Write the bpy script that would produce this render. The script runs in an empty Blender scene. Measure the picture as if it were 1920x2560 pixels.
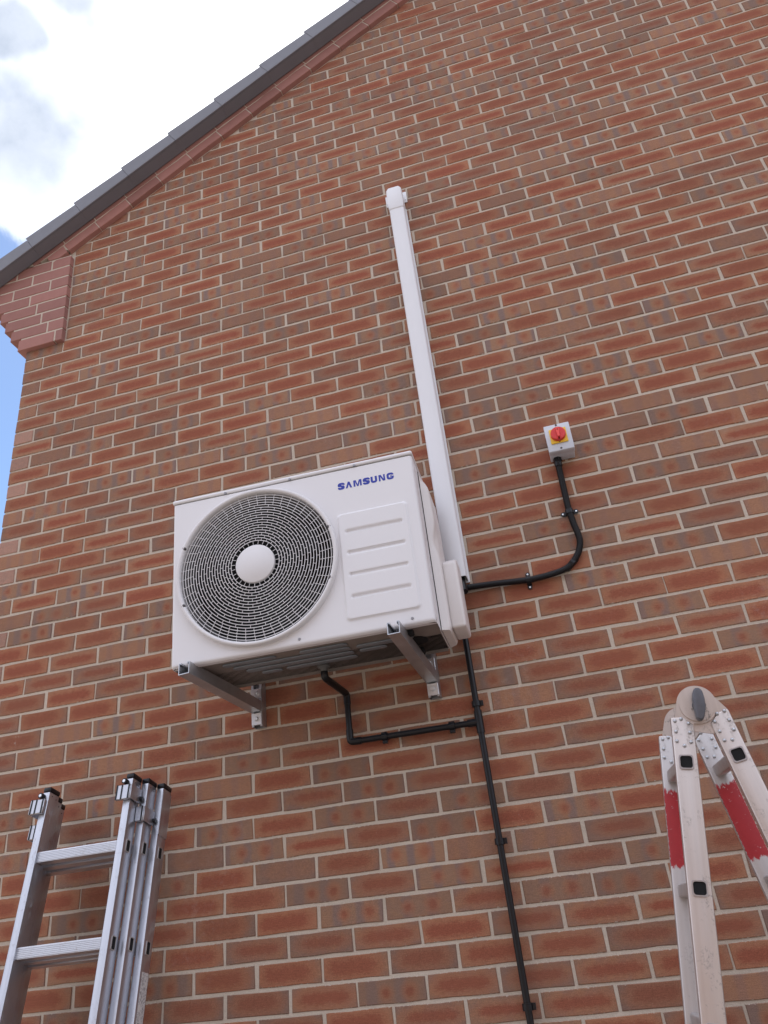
import bpy, bmesh, math, random
from mathutils import Vector, Matrix
random.seed(7)
S = bpy.context.scene
COL = S.collection

# ------------------------------------------------------------------ camera, sky, sun, exposure
CAM_C = Vector((1.19060, -2.78093, -0.53241))
CAM_R = Matrix(((0.96050, 0.20880, 0.18390), (0.25940, -0.43230, -0.86360), (-0.10080, 0.87720, -0.46940)))
F_PX = 1982.7                       # focal length for a 1920 x 2560 frame
def rot_fit():
    a, b, c = 2.06213421, 0.10101076, 0.26376008
    rx = Matrix.Rotation(a, 3, 'X'); ry = Matrix.Rotation(b, 3, 'Y'); rz = Matrix.Rotation(c, 3, 'Z')
    return rz @ ry @ rx
CAM_R = rot_fit()
cam_d = bpy.data.cameras.new('camera'); cam = bpy.data.objects.new('camera', cam_d); COL.objects.link(cam)
cam.matrix_world = Matrix.Translation(CAM_C) @ CAM_R.to_4x4()
cam_d.sensor_fit = 'VERTICAL'; cam_d.sensor_height = 36.0; cam_d.sensor_width = 27.0
cam_d.lens = F_PX / 2560 * 36.0
cam_d.clip_start = 0.05; cam_d.clip_end = 1000
S.camera = cam
def project(p):
    q = (Vector(p) - CAM_C) @ CAM_R
    return 960 + F_PX * q.x / -q.z, 1280 - F_PX * q.y / -q.z

SUN_EL, SUN_AZ = math.radians(61), math.radians(-9.5)       # azimuth from +Y towards +X
sun_dir = Vector((math.sin(SUN_AZ) * math.cos(SUN_EL), math.cos(SUN_AZ) * math.cos(SUN_EL), math.sin(SUN_EL)))
W = bpy.data.worlds.new('World'); S.world = W; W.use_nodes = True
S.view_settings.view_transform = 'Standard'; S.view_settings.look = 'None'
S.view_settings.gamma = 1; S.view_settings.use_curve_mapping = False
S.view_settings.exposure = 1.36
S.cycles.max_bounces = 8; S.cycles.use_denoising = True

class NT:
    """small node-tree helper"""
    def __init__(s, tree): s.t = tree; s.n = tree.nodes; s.l = tree.links
    def new(s, kind, **kw):
        n = s.n.new(kind)
        for k, v in kw.items(): setattr(n, k, v)
        return n
    def put(s, sock, v):
        if v is None: return
        if hasattr(v, 'is_output'): s.l.new(v, sock)
        else:
            if hasattr(sock.default_value, '__len__') and not hasattr(v, '__len__'): v = (v,) * len(sock.default_value)
            if hasattr(sock.default_value, '__len__') and len(sock.default_value) == 4 and len(v) == 3: v = tuple(v) + (1,)
            sock.default_value = v
    def math(s, op, a, b=None, c=None, clamp=False):
        n = s.new('ShaderNodeMath', operation=op, use_clamp=clamp)
        for i, v in enumerate((a, b, c)): s.put(n.inputs[i], v)
        return n.outputs[0]
    def vmath(s, op, a, b=None, out=0):
        n = s.new('ShaderNodeVectorMath', operation=op)
        s.put(n.inputs[0], a)
        if op == 'SCALE': s.put(n.inputs['Scale'], b)
        else: s.put(n.inputs[1], b)
        return n.outputs[out]
    def mix(s, f, a, b, blend='MIX'):
        n = s.new('ShaderNodeMix', data_type='RGBA', blend_type=blend, clamp_factor=True)
        s.put(n.inputs[0], f); s.put(n.inputs[6], a); s.put(n.inputs[7], b)
        return n.outputs[2]
    def ramp(s, v, lo, hi, smooth=True):
        n = s.new('ShaderNodeMapRange', interpolation_type='SMOOTHSTEP' if smooth else 'LINEAR')
        n.clamp = True if hasattr(n, 'clamp') else None
        s.put(n.inputs[0], v); s.put(n.inputs[1], lo); s.put(n.inputs[2], hi)
        n.inputs[3].default_value = 0; n.inputs[4].default_value = 1
        return n.outputs[0]
    def noise(s, vec, scale, detail=3, rough=.55, dist=0, out='Fac'):
        n = s.new('ShaderNodeTexNoise'); s.put(n.inputs['Vector'], vec); n.inputs['Scale'].default_value = scale
        n.inputs['Detail'].default_value = detail; n.inputs['Roughness'].default_value = rough; n.inputs['Distortion'].default_value = dist
        return n.outputs[out]
    def sep(s, v):
        n = s.new('ShaderNodeSeparateXYZ'); s.put(n.inputs[0], v); return n.outputs
    def comb(s, x, y, z):
        n = s.new('ShaderNodeCombineXYZ')
        for i, v in enumerate((x, y, z)): s.put(n.inputs[i], v)
        return n.outputs[0]

# world: Nishita sky seen through broken bright cloud
w = NT(W.node_tree); w.n.clear()
sky = w.new('ShaderNodeTexSky', sky_type='NISHITA'); sky.sun_disc = False
sky.sun_elevation = SUN_EL; sky.sun_rotation = SUN_AZ; sky.air_density = 1.0; sky.dust_density = 0.3; sky.ozone_density = 3.0
vec = w.new('ShaderNodeTexCoord').outputs['Generated']
big = w.noise(vec, 2.1, 7, .56, .25)
blue_gap = w.vmath('DISTANCE', vec, (-.62, .54, .57), out=1)           # a break in the cloud
gap = w.math('SUBTRACT', 1.0, w.ramp(w.math('ADD', blue_gap, w.math('MULTIPLY', w.math('SUBTRACT', w.noise(vec, 9.0, 7, .62, .4), .5), .09)), .186, .206))
cover = w.math('MULTIPLY', w.ramp(big, .20, .42), w.math('SUBTRACT', 1.0, gap))
sun_dist = w.vmath('DOT_PRODUCT', vec, tuple(sun_dir), out=1)
near_sun = w.ramp(sun_dist, .90, 1.0)
shade = w.ramp(w.noise(w.vmath('ADD', vec, (0.4, 5.3, 2.2)), 3.1, 5, .52, .3), .40, .60)
wisp = w.math('MULTIPLY', w.math('SUBTRACT', w.noise(vec, 12.0, 3.2, .5, .2), .5), .125)
def belly_at(d, r):                    # heavier grey bellies of single clouds
    return w.math('SUBTRACT', 1.0, w.ramp(w.math('ADD', w.vmath('DISTANCE', vec, d, out=1), wisp), r*.30, r*1.70))
belly = w.math('MAXIMUM', belly_at((-.430, .442, .787), .056), w.math('MAXIMUM', belly_at((-.338, .388, .857), .032), belly_at((-.405, .377, .833), .032)))
zen = w.math('ADD', .62, w.math('MULTIPLY', w.math('MAXIMUM', w.sep(vec)[2], 0.0), .70))      # cloud brightens towards the zenith
cl_col = w.mix(shade, (5.2, 5.6, 6.7), (8.3, 8.6, 10.0))
cl_col = w.mix(1.0, cl_col, w.comb(zen, zen, zen), 'MULTIPLY')
cl_col = w.mix(w.math('MULTIPLY', near_sun, .65), cl_col, (14, 14, 13.6))
mott = w.noise(vec, 16.0, 5, .6)
cl_col = w.mix(w.math('MULTIPLY', belly, .93), cl_col, w.mix(w.ramp(mott, .3, .7), (2.75, 3.2, 4.0), (3.9, 4.3, 5.0)))
skycol = w.mix(cover, sky.outputs[0], cl_col)
bg = w.new('ShaderNodeBackground'); w.put(bg.inputs[0], skycol); bg.inputs[1].default_value = 0.075
out = w.new('ShaderNodeOutputWorld'); w.l.new(bg.outputs[0], out.inputs[0])

sun_l = bpy.data.lights.new('sun', 'SUN'); sun_l.energy = 3.6; sun_l.angle = math.radians(.53); sun_l.color = (1, .95, .87)
sun = bpy.data.objects.new('sun', sun_l); COL.objects.link(sun)
sun.rotation_euler = sun_dir.to_track_quat('Z', 'Y').to_euler(); sun.location = (0, 6, 12)

# ------------------------------------------------------------------ materials
def material(name):
    m = bpy.data.materials.new(name); m.use_nodes = True
    t = NT(m.node_tree); b = t.n['Principled BSDF']
    return m, t, b
def simple(name, col, rough=.5, metal=0.0, var=.08, vscale=30, bump=0.0, bscale=200, spec=None, coat=0):
    m, t, b = material(name)
    co = t.new('ShaderNodeTexCoord').outputs['Object']
    n = t.noise(co, vscale, 4)
    c = t.mix(1.0, col, t.comb(*(t.math('ADD', 1 - var, t.math('MULTIPLY', n, 2 * var)),) * 3), 'MULTIPLY')
    t.put(b.inputs['Base Color'], c)
    r = t.math('ADD', rough - .06, t.math('MULTIPLY', t.noise(co, vscale * 2.3, 3), .12), clamp=True)
    t.put(b.inputs['Roughness'], r); b.inputs['Metallic'].default_value = metal
    if spec is not None: b.inputs['Specular IOR Level'].default_value = spec
    if bump:
        bn = t.new('ShaderNodeBump'); bn.inputs['Strength'].default_value = bump; bn.inputs['Distance'].default_value = .002
        t.put(bn.inputs['Height'], t.noise(co, bscale, 4)); t.l.new(bn.outputs[0], b.inputs['Normal'])
    return m

def brick_material():
    m, t, b = material('multi_stock_brick')
    uv = t.new('ShaderNodeUVMap', uv_map='brick_uv').outputs[0]
    at = t.new('ShaderNodeAttribute', attribute_name='rnd').outputs['Vector']
    kind, tone, ph = t.sep(at)
    x, y, _ = t.sep(uv)
    v3 = t.comb(x, y, t.math('MULTIPLY', ph, 37.0))
    nlow = t.noise(v3, 26, 3)
    nmid = t.noise(t.vmath('ADD', v3, (9, 2, 5)), 75, 4, .6)
    drag = t.noise(t.vmath('MULTIPLY', v3, (60, 330, 9)), 1.0, 4, .6, .3)
    grain = t.noise(v3, 430, 3, .75)
    dist = t.math('ADD', t.math('MULTIPLY', t.math('SUBTRACT', nmid, .5), 1.0), t.math('MULTIPLY', t.math('SUBTRACT', drag, .5), .55))
    # long fired heart
    ax = t.math('ABSOLUTE', t.math('ADD', x, t.math('MULTIPLY', t.math('SUBTRACT', ph, .5), .03)))
    dx = t.math('DIVIDE', t.math('MAXIMUM', t.math('SUBTRACT', ax, t.math('ADD', .035, t.math('MULTIPLY', tone, .03))), 0), .034)
    dy = t.math('DIVIDE', t.math('ABSOLUTE', t.math('ADD', y, t.math('MULTIPLY', t.math('SUBTRACT', tone, .5), .008))), t.math('ADD', .013, t.math('MULTIPLY', ph, .013)))
    r = t.math('SQRT', t.math('ADD', t.math('MULTIPLY', dx, dx), t.math('MULTIPLY', dy, dy)))
    r = t.math('ADD', r, dist)
    core = t.math('SUBTRACT', 1.0, t.ramp(r, .35, 1.45))
    halo = t.math('SUBTRACT', 1.0, t.ramp(r, 1.25, 2.5))
    # kiln-kissed spots
    def spot(cx, rad):
        d = t.vmath('DISTANCE', t.comb(x, y, 0.0), t.comb(cx, t.math('MULTIPLY', t.math('SUBTRACT', tone, .5), .012), 0.0), out=1)
        return t.math('ADD', t.math('DIVIDE', d, rad), t.math('MULTIPLY', dist, .7))
    c1 = t.math('ADD', -.078, t.math('MULTIPLY', ph, .06)); c2 = t.math('ADD', c1, t.math('ADD', .072, t.math('MULTIPLY', tone, .03)))
    c3 = t.math('ADD', c2, t.math('ADD', .080, t.math('MULTIPLY', ph, .09)))
    s = t.math('MINIMUM', t.math('MINIMUM', spot(c1, .017), spot(c2, .021)), spot(c3, .019))
    sp_core = t.math('SUBTRACT', 1.0, t.ramp(s, .25, 1.0)); sp_halo = t.math('SUBTRACT', 1.0, t.ramp(s, .7, 1.9))
    bandx = t.math('SINE', t.math('ADD', t.math('MULTIPLY', x, t.math('ADD', 62.0, t.math('MULTIPLY', tone, 34.0))), t.math('ADD', t.math('MULTIPLY', ph, 6.28), t.math('MULTIPLY', dist, .7))))
    band = t.math('MULTIPLY', t.ramp(bandx, -.15, .9), t.math('ADD', .45, t.math('MULTIPLY', tone, .5)))
    tan = (.270, .150, .092); grey = (.226, .138, .104); violet = (.190, .132, .117); red = (.234, .070, .041); orange = (.314, .128, .069)
    body = t.mix(t.ramp(t.math('ADD', nlow, t.math('MULTIPLY', t.math('SUBTRACT', tone, .5), .35)), .3, .7), grey, tan)
    a1 = t.mix(t.math('MULTIPLY', halo, t.math('ADD', .42, t.math('MULTIPLY', ph, .48))), body, orange); a1 = t.mix(t.math('MULTIPLY', core, t.math('ADD', .55, t.math('MULTIPLY', tone, .42))), a1, red)
    body2 = t.mix(band, t.mix(.5, body, tan), violet)
    a2 = t.mix(t.math('MULTIPLY', sp_halo, .62), body2, orange); a2 = t.mix(t.math('MULTIPLY', sp_core, t.math('ADD', .35, t.math('MULTIPLY', ph, .35))), a2, red)
    a3 = t.mix(t.math('MULTIPLY', band, .55), t.mix(.35, body, tan), violet); a3 = t.mix(t.math('MULTIPLY', halo, .30), a3, orange)
    a4 = t.mix(t.ramp(nmid, .3, .8), (.36, .20, .15), (.30, .19, .145))          # pale header
    k12 = t.math('GREATER_THAN', kind, .60); k23 = t.math('GREATER_THAN', kind, .84); k34 = t.math('GREATER_THAN', kind, .985)
    c = t.mix(k34, t.mix(k23, t.mix(k12, a1, a2), a3), a4)
    val = t.math('MULTIPLY', t.math('ADD', .92, t.math('MULTIPLY', tone, .26)),
                 t.math('MULTIPLY', t.math('ADD', .30, t.math('MULTIPLY', grain, 1.4)), t.math('ADD', .78, t.math('MULTIPLY', drag, .44))))
    c = t.mix(1.0, c, t.comb(val, val, val), 'MULTIPLY')
    # mortar smears and lime bloom in a few places
    wco = t.new('ShaderNodeNewGeometry').outputs['Position']
    sm = t.math('MULTIPLY', t.ramp(t.noise(wco, 5.5, 3), .66, .74), t.ramp(t.noise(wco, 75, 4, .7), .55, .72))
    c = t.mix(t.math('MULTIPLY', sm, .6), c, (.42, .36, .30))
    wide = t.math('ADD', .86, t.math('MULTIPLY', t.noise(wco, .9, 4, .6), .28))
    c = t.mix(1.0, c, t.comb(wide, wide, wide), 'MULTIPLY')
    bloom = t.math('MULTIPLY', t.ramp(t.noise(wco, 1.7, 4), .56, .72), t.ramp(t.noise(wco, 38, 5, .7), .45, .75))
    c = t.mix(t.math('MULTIPLY', bloom, .22), c, (.42, .37, .33))
    lip = t.math('SUBTRACT', .0338, t.math('ABSOLUTE', y))               # ragged mortar lapping the arrises
    lap = t.math('LESS_THAN', lip, t.math('MULTIPLY', t.ramp(t.noise(wco, 95, 4, .7), .50, .80, False), .0062))
    c = t.mix(t.math('MULTIPLY', lap, .85), c, (.47, .395, .325))
    speck = t.ramp(t.noise(wco, 210, 2, .5), .735, .76)
    c = t.mix(t.math('MULTIPLY', speck, .5), c, (.45, .38, .31))
    t.put(b.inputs['Base Color'], c); b.inputs['Roughness'].default_value = .88; b.inputs['Specular IOR Level'].default_value = .25
    bn = t.new('ShaderNodeBump'); bn.inputs['Strength'].default_value = .55; bn.inputs['Distance'].default_value = .0016
    t.put(bn.inputs['Height'], t.math('ADD', t.math('MULTIPLY', drag, .7), t.math('MULTIPLY', grain, .6))); t.l.new(bn.outputs[0], b.inputs['Normal'])
    return m

def red_brick_material():
    m, t, b = material('smooth_red_brick')
    uv = t.new('ShaderNodeUVMap', uv_map='brick_uv').outputs[0]
    at = t.new('ShaderNodeAttribute', attribute_name='rnd').outputs['Vector']
    kind, tone, ph = t.sep(at); x, y, _ = t.sep(uv)
    v3 = t.comb(x, y, t.math('MULTIPLY', ph, 37.0))
    c = t.mix(t.noise(v3, 22, 3), (.30, .135, .112), (.36, .17, .14))
    val = t.math('MULTIPLY', t.math('ADD', .86, t.math('MULTIPLY', tone, .28)), t.math('ADD', .80, t.math('MULTIPLY', t.noise(v3, 420, 3, .7), .4)))
    c = t.mix(1.0, c, t.comb(val, val, val), 'MULTIPLY')
    t.put(b.inputs['Base Color'], c); b.inputs['Roughness'].default_value = .85
    bn = t.new('ShaderNodeBump'); bn.inputs['Strength'].default_value = .3; bn.inputs['Distance'].default_value = .001
    t.put(bn.inputs['Height'], t.noise(v3, 300, 3)); t.l.new(bn.outputs[0], b.inputs['Normal'])
    return m

def mortar_material():
    m, t, b = material('sandy_mortar')
    co = t.new('ShaderNodeNewGeometry').outputs['Position']
    c = t.mix(t.noise(co, 3.0, 4), (.48, .405, .325), (.62, .535, .445))
    g = t.math('ADD', .72, t.math('MULTIPLY', t.noise(co, 420, 3, .7), .56))
    c = t.mix(1.0, c, t.comb(g, g, g), 'MULTIPLY')
    t.put(b.inputs['Base Color'], c); b.inputs['Roughness'].default_value = .95; b.inputs['Specular IOR Level'].default_value = .15
    bn = t.new('ShaderNodeBump'); bn.inputs['Strength'].default_value = .7; bn.inputs['Distance'].default_value = .003
    t.put(bn.inputs['Height'], t.math('ADD', t.noise(co, 260, 4, .65), t.noise(co, 60, 2))); t.l.new(bn.outputs[0], b.inputs['Normal'])
    return m

def aluminium_material(name, base, rough, stain, streak_axis, dirt=(.12, .10, .085)):
    m, t, b = material(name)
    co = t.new('ShaderNodeTexCoord').outputs['Object']
    sc = {'Z': (90, 90, 3.0), 'X': (3.0, 90, 90)}[streak_axis]
    streak = t.noise(t.vmath('MULTIPLY', co, sc), 1.0, 4, .6)
    blot = t.noise(co, 11, 4, .6)
    c = t.mix(streak, tuple(v * .86 for v in base), tuple(min(1, v * 1.08) for v in base))
    spots = t.math('MULTIPLY', t.ramp(t.noise(co, 110, 6, .75), .53, .62), t.ramp(t.noise(t.vmath('ADD', co, (1.7, .3, 2.2)), 17, 4, .6), .52, .64))
    smear = t.math('MULTIPLY', t.ramp(t.noise(t.vmath('MULTIPLY', t.vmath('ADD', co, (.6, 4.1, .9)), (1.5, 1.5, .55)), 19, 4, .6), .57, .68), t.ramp(t.noise(t.vmath('MULTIPLY', co, (1, 1, .6)), 170, 6, .75), .47, .60))
    spots = t.math('MAXIMUM', spots, smear)
    c = t.mix(t.math('MULTIPLY', spots, stain), c, dirt)
    t.put(b.inputs['Base Color'], c)
    t.put(b.inputs['Metallic'], t.math('SUBTRACT', .9, t.math('MULTIPLY', spots, .7)))
    t.put(b.inputs['Roughness'], t.math('ADD', rough - .1, t.math('ADD', t.math('MULTIPLY', streak, .16), t.math('MULTIPLY', blot, .10)), clamp=True))
    bn = t.new('ShaderNodeBump'); bn.inputs['Strength'].default_value = .06; bn.inputs['Distance'].default_value = .0006
    t.put(bn.inputs['Height'], streak); t.l.new(bn.outputs[0], b.inputs['Normal'])
    return m

def painted_stile_material():
    """worn aluminium with a patch of flaking red paint between two heights of the stile (object z)"""
    m = aluminium_material('aluminium_with_red_paint', (.60, .565, .55), .46, .4, 'Z')
    t = NT(m.node_tree); b = t.n['Principled BSDF']
    co = t.new('ShaderNodeTexCoord').outputs['Object']
    x, y, z = t.sep(co)
    ed = t.math('ADD', z, t.math('MULTIPLY', t.math('SUBTRACT', t.noise(t.vmath('MULTIPLY', co, (95, 95, 28)), 1.0, 4, .7), .5), .045))
    mask = t.math('MULTIPLY', t.ramp(ed, -.366, -.361, False), t.math('SUBTRACT', 1.0, t.ramp(ed, -.179, -.174, False)))
    chips = t.ramp(t.noise(t.vmath('MULTIPLY', co, (70, 70, 45)), 1.0, 6, .75), .625, .66)
    scr = t.ramp(t.noise(t.vmath('MULTIPLY', co, (18, 18, 260)), 1.0, 3, .5, 2.0), .70, .73)
    edge = t.ramp(t.math('ABSOLUTE', t.math('ADD', x, t.math('MULTIPLY', t.math('SUBTRACT', t.noise(co, 160, 3), .5), .006))), .0255, .0262, False)
    mask = t.math('MULTIPLY', mask, t.math('SUBTRACT', 1.0, t.math('MAXIMUM', edge, t.math('MAXIMUM', chips, t.math('MULTIPLY', scr, .6))), clamp=True))
    old = b.inputs['Base Color'].links[0].from_socket; om = b.inputs['Metallic'].links[0].from_socket; orr = b.inputs['Roughness'].links[0].from_socket
    redc = t.mix(t.noise(co, 40, 3), (.31, .012, .017), (.40, .017, .022))
    t.put(b.inputs['Base Color'], t.mix(mask, old, redc))
    t.put(b.inputs['Metallic'], t.math('MULTIPLY', om, t.math('SUBTRACT', 1.0, mask)))
    t.put(b.inputs['Roughness'], t.math('ADD', t.math('MULTIPLY', orr, t.math('SUBTRACT', 1.0, mask)), t.math('MULTIPLY', mask, .5)))
    return m

def sticker_material():
    m, t, b = material('worn_safety_sticker')
    co = t.new('ShaderNodeTexCoord').outputs['Object']
    rows = t.noise(t.vmath('MULTIPLY', co, (260, 260, 120)), 1.0, 3, .8)
    c = t.mix(t.ramp(rows, .52, .60), (.60, .59, .58), (.06, .06, .07))
    c = t.mix(t.ramp(t.noise(co, 38, 4), .56, .62), c, (.62, .60, .57))
    t.put(b.inputs['Base Color'], c); b.inputs['Roughness'].default_value = .45
    return m

M = dict(
    brick=brick_material(), red_brick=red_brick_material(), mortar=mortar_material(),
    white=simple('white_powder_coat', (.74, .725, .735), .38, var=.02, vscale=6, bump=.04, bscale=500),
    white_plastic=simple('white_plastic', (.74, .735, .75), .34, var=.025, vscale=9),
    ivory=simple('ivory_plastic', (.72, .68, .66), .42, var=.03, vscale=12),
    grille=simple('grille_plastic', (.70, .68, .68), .45, var=.02),
    dark=simple('dark_interior', (.005, .005, .006), .9, var=.3),
    shroud=simple('grey_shroud', (.10, .095, .095), .5, var=.15, vscale=14),
    fan=simple('fan_plastic', (.006, .006, .007), .6, spec=.2),
    screw=simple('screw_steel', (.33, .32, .33), .38, .9),
    darkscrew=simple('recessed_screw', (.09, .08, .08), .5, .5),
    blue=simple('blue_print', (.022, .040, .34), .5, var=.03),
    pan=simple('painted_base_pan', (.22, .19, .17), .5, var=.35, vscale=12),
    rib=simple('galvanised_rib', (.23, .26, .29), .42, .35, var=.18, vscale=22),
    galv=simple('galvanised_steel', (.50, .51, .53), .42, .9, var=.22, vscale=16, bump=.1, bscale=160),
    galv_bright=simple('zinc_plate', (.74, .76, .78), .33, .85, var=.2, vscale=60),
    grey_rubber=simple('grey_rubber', (.11, .108, .105), .65),
    black=simple('black_pvc', (.007, .007, .009), .30, var=.25, vscale=22, spec=.35),
    conduit=simple('black_conduit', (.008, .008, .010), .36, var=.2, spec=.35),
    grey_box=simple('grey_enclosure', (.58, .60, .65), .42, var=.02),
    yellow=simple('yellow_plate', (.82, .50, .03), .4, var=.04),
    red=simple('red_knob', (.66, .035, .03), .38, var=.04),
    red_light=simple('red_handle', (.80, .075, .06), .36, var=.04),
    alu=aluminium_material('extruded_aluminium', (.50, .505, .54), .30, .30, 'Z'),
    alu_rung=aluminium_material('ribbed_rung_aluminium', (.60, .60, .625), .34, .35, 'X', (.30, .24, .20)),
    alu_worn=aluminium_material('worn_aluminium', (.62, .55, .51), .40, .62, 'Z', (.16, .135, .115)),
    alu_paint=painted_stile_material(),
    hinge=aluminium_material('hinge_plate', (.60, .52, .47), .44, .8, 'Z', (.10, .09, .08)),
    knob=simple('grey_lock_lever', (.10, .10, .115), .45, var=.25, vscale=60),
    rungend=simple('dull_rung', (.50, .47, .45), .5, .7, var=.2, vscale=50),
    sticker=sticker_material(),
    verge=simple('grey_verge_plastic', (.165, .165, .185), .55, var=.1, vscale=9),
    undercloak=simple('undercloak_board', (.075, .073, .074), .8, var=.15),
    tile=simple('roof_tile', (.10, .085, .08), .8, var=.2),
    paving=None,
)
def paving():
    m, t, b = material('pale_paving')
    co = t.new('ShaderNodeNewGeometry').outputs['Position']
    c = t.mix(t.noise(co, 1.2, 5), (.15, .13, .115), (.20, .18, .16))
    g = t.math('ADD', .85, t.math('MULTIPLY', t.noise(co, 60, 4), .3)); c = t.mix(1.0, c, t.comb(g, g, g), 'MULTIPLY')
    t.put(b.inputs['Base Color'], c); b.inputs['Roughness'].default_value = .9
    return m
M['paving'] = paving()

# ------------------------------------------------------------------ mesh helpers
def I4(): return Matrix.Identity(4)
class MB:
    """collects shapes, then builds ONE mesh object"""
    def __init__(s): s.b = bmesh.new()
    def _x(s, vs, mat):
        if mat is not None: bmesh.ops.transform(s.b, matrix=mat, verts=vs)
        return vs
    def box(s, a, c, bev=0, mat=None, seg=1):
        x0, y0, z0 = a; x1, y1, z1 = c
        v = [s.b.verts.new(p) for p in ((x0,y0,z0),(x1,y0,z0),(x1,y1,z0),(x0,y1,z0),(x0,y0,z1),(x1,y0,z1),(x1,y1,z1),(x0,y1,z1))]
        f = [s.b.faces.new([v[i] for i in q]) for q in ((3,2,1,0),(4,5,6,7),(0,1,5,4),(1,2,6,5),(2,3,7,6),(3,0,4,7))]
        if bev:
            es = list({e for q in f for e in q.edges})
            r = bmesh.ops.bevel(s.b, geom=es, offset=bev, segments=seg, affect='EDGES', profile=.5, clamp_overlap=True)
            vs = list({x for q in r['faces'] for x in q.verts} | {x for x in v if x.is_valid})
            vs = list({x for q in s.b.faces for x in q.verts if x in set(vs)}) if False else vs
        else: vs = v
        return s._x(vs, mat)
    def prism(s, poly, d0, d1, axis='Y', bev=0, mat=None, seg=1):
        """polygon in the plane across axis, pulled from d0 to d1 along it"""
        def P(p, d): return {'Y': (p[0], d, p[1]), 'X': (d, p[0], p[1]), 'Z': (p[0], p[1], d)}[axis]
        A = [s.b.verts.new(P(p, d0)) for p in poly]; B = [s.b.verts.new(P(p, d1)) for p in poly]
        n = len(poly); fs = [s.b.faces.new(A), s.b.faces.new(B[::-1])]
        for i in range(n): fs.append(s.b.faces.new((A[i], B[i], B[(i+1) % n], A[(i+1) % n])))
        vs = A + B
        if bev:
            es = list({e for q in fs for e in q.edges})
            r = bmesh.ops.bevel(s.b, geom=es, offset=bev, segments=seg, affect='EDGES', profile=.5, clamp_overlap=True)
            vs = list({x for q in r['faces'] for x in q.verts} | {x for x in vs if x.is_valid})
        return s._x(vs, mat)
    def tube(s, pts, rad, n=12, caps=True, mat=None):
        """round tube along points; rad is a number or one per point"""
        pts = [Vector(p) for p in pts]; R = rad if hasattr(rad, '__len__') else [rad] * len(pts)
        rings = []; up = None
        for i, p in enumerate(pts):
            t = (pts[min(i+1, len(pts)-1)] - pts[max(i-1, 0)]).normalized()
            if up is None:
                up = t.orthogonal().normalized()
            else:
                up = (up - t * up.dot(t)).normalized()
            sd = t.cross(up)
            rings.append([s.b.verts.new(p + (up * math.cos(2*math.pi*k/n) + sd * math.sin(2*math.pi*k/n)) * R[i]) for k in range(n)])
        for a, c in zip(rings, rings[1:]):
            for k in range(n): s.b.faces.new((a[k], a[(k+1) % n], c[(k+1) % n], c[k]))
        if caps: s.b.faces.new(rings[0][::-1]); s.b.faces.new(rings[-1])
        return s._x([v for r in rings for v in r], mat)
    def lathe(s, prof, n=48, mat=None, a0=0, a1=2*math.pi):
        """profile of (radius, depth) turned about the local Y axis"""
        full = abs(a1 - a0 - 2*math.pi) < 1e-6; m = n if full else n + 1; rings = []
        for r, d in prof:
            if r < 1e-7: rings.append([s.b.verts.new((0, d, 0))]); continue
            rings.append([s.b.verts.new((r*math.cos(a0+(a1-a0)*k/n), d, r*math.sin(a0+(a1-a0)*k/n))) for k in range(m)])
        for a, c in zip(rings, rings[1:]):
            for k in range(n):
                k2 = (k+1) % m if full else k+1
                q = [a[k if len(a) > 1 else 0], a[k2 if len(a) > 1 else 0], c[k2 if len(c) > 1 else 0], c[k if len(c) > 1 else 0]]
                q = [v for i, v in enumerate(q) if v not in q[:i]]
                if len(q) > 2: s.b.faces.new(q)
        return s._x([v for r in rings for v in r], mat)
    def build(s, name, mat, parent=None, angle=35, props=None, recalc=True):
        if recalc: bmesh.ops.recalc_face_normals(s.b, faces=s.b.faces)
        me = bpy.data.meshes.new(name); s.b.to_mesh(me); s.b.free()
        me.materials.append(mat)
        me.polygons.foreach_set('use_smooth', [True] * len(me.polygons)); me.set_sharp_from_angle(angle=math.radians(angle))
        o = bpy.data.objects.new(name, me); COL.objects.link(o)
        if parent: o.parent = parent
        for k, v in (props or {}).items(): o[k] = v
        return o
def thing(name, label, cat, loc=(0,0,0), group=None, basis=None):
    o = bpy.data.objects.new(name, None); COL.objects.link(o)
    if basis: o.matrix_world = Matrix.Translation(loc) @ basis.to_4x4()
    else: o.location = loc
    o.empty_display_size = .1
    o['label'] = label; o['category'] = cat
    if group: o['group'] = group
    return o
def tag(o, label, cat, group=None):
    o['label'] = label; o['category'] = cat
    if group: o['group'] = group
    return o
def share(src, name, parent, loc=None, mat=None):
    o = bpy.data.objects.new(name, src.data); COL.objects.link(o); o.parent = parent
    if mat is not None: o.matrix_local = mat
    elif loc is not None: o.location = loc
    return o
def smooth_path(pts, step=.004):
    """Catmull-Rom through points, evenly resampled"""
    P = [Vector(p) for p in pts]; P = [P[0]*2-P[1]] + P + [P[-1]*2-P[-2]]; out = []
    for i in range(1, len(P)-2):
        a, b, c, d = P[i-1:i+3]
        for k in range(24):
            u = k/24
            out.append(.5*((2*b)+(c-a)*u+(2*a-5*b+4*c-d)*u*u+(3*b-a-3*c+d)*u**3))
    out.append(P[-2]); res = [out[0]]; acc = 0
    for a, b in zip(out, out[1:]):
        L = (b-a).length; 
        while acc + L >= step:
            f = (step-acc)/L; a = a.lerp(b, f); L = (b-a).length; acc = 0; res.append(a.copy())
        acc += L
    return res
def corner_path(pts, r=.02, n=6):
    """straight runs with rounded corners"""
    P = [Vector(p) for p in pts]; out = [P[0]]
    for a, b, c in zip(P, P[1:], P[2:]):
        u = (a-b).normalized(); v = (c-b).normalized(); p0 = b+u*r; p1 = b+v*r
        for k in range(n+1):
            f = k/n; out.append((p0*(1-f)+b*f)*(1-f)+(b*(1-f)+p1*f)*f)
    out.append(P[-1]); return out

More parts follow.
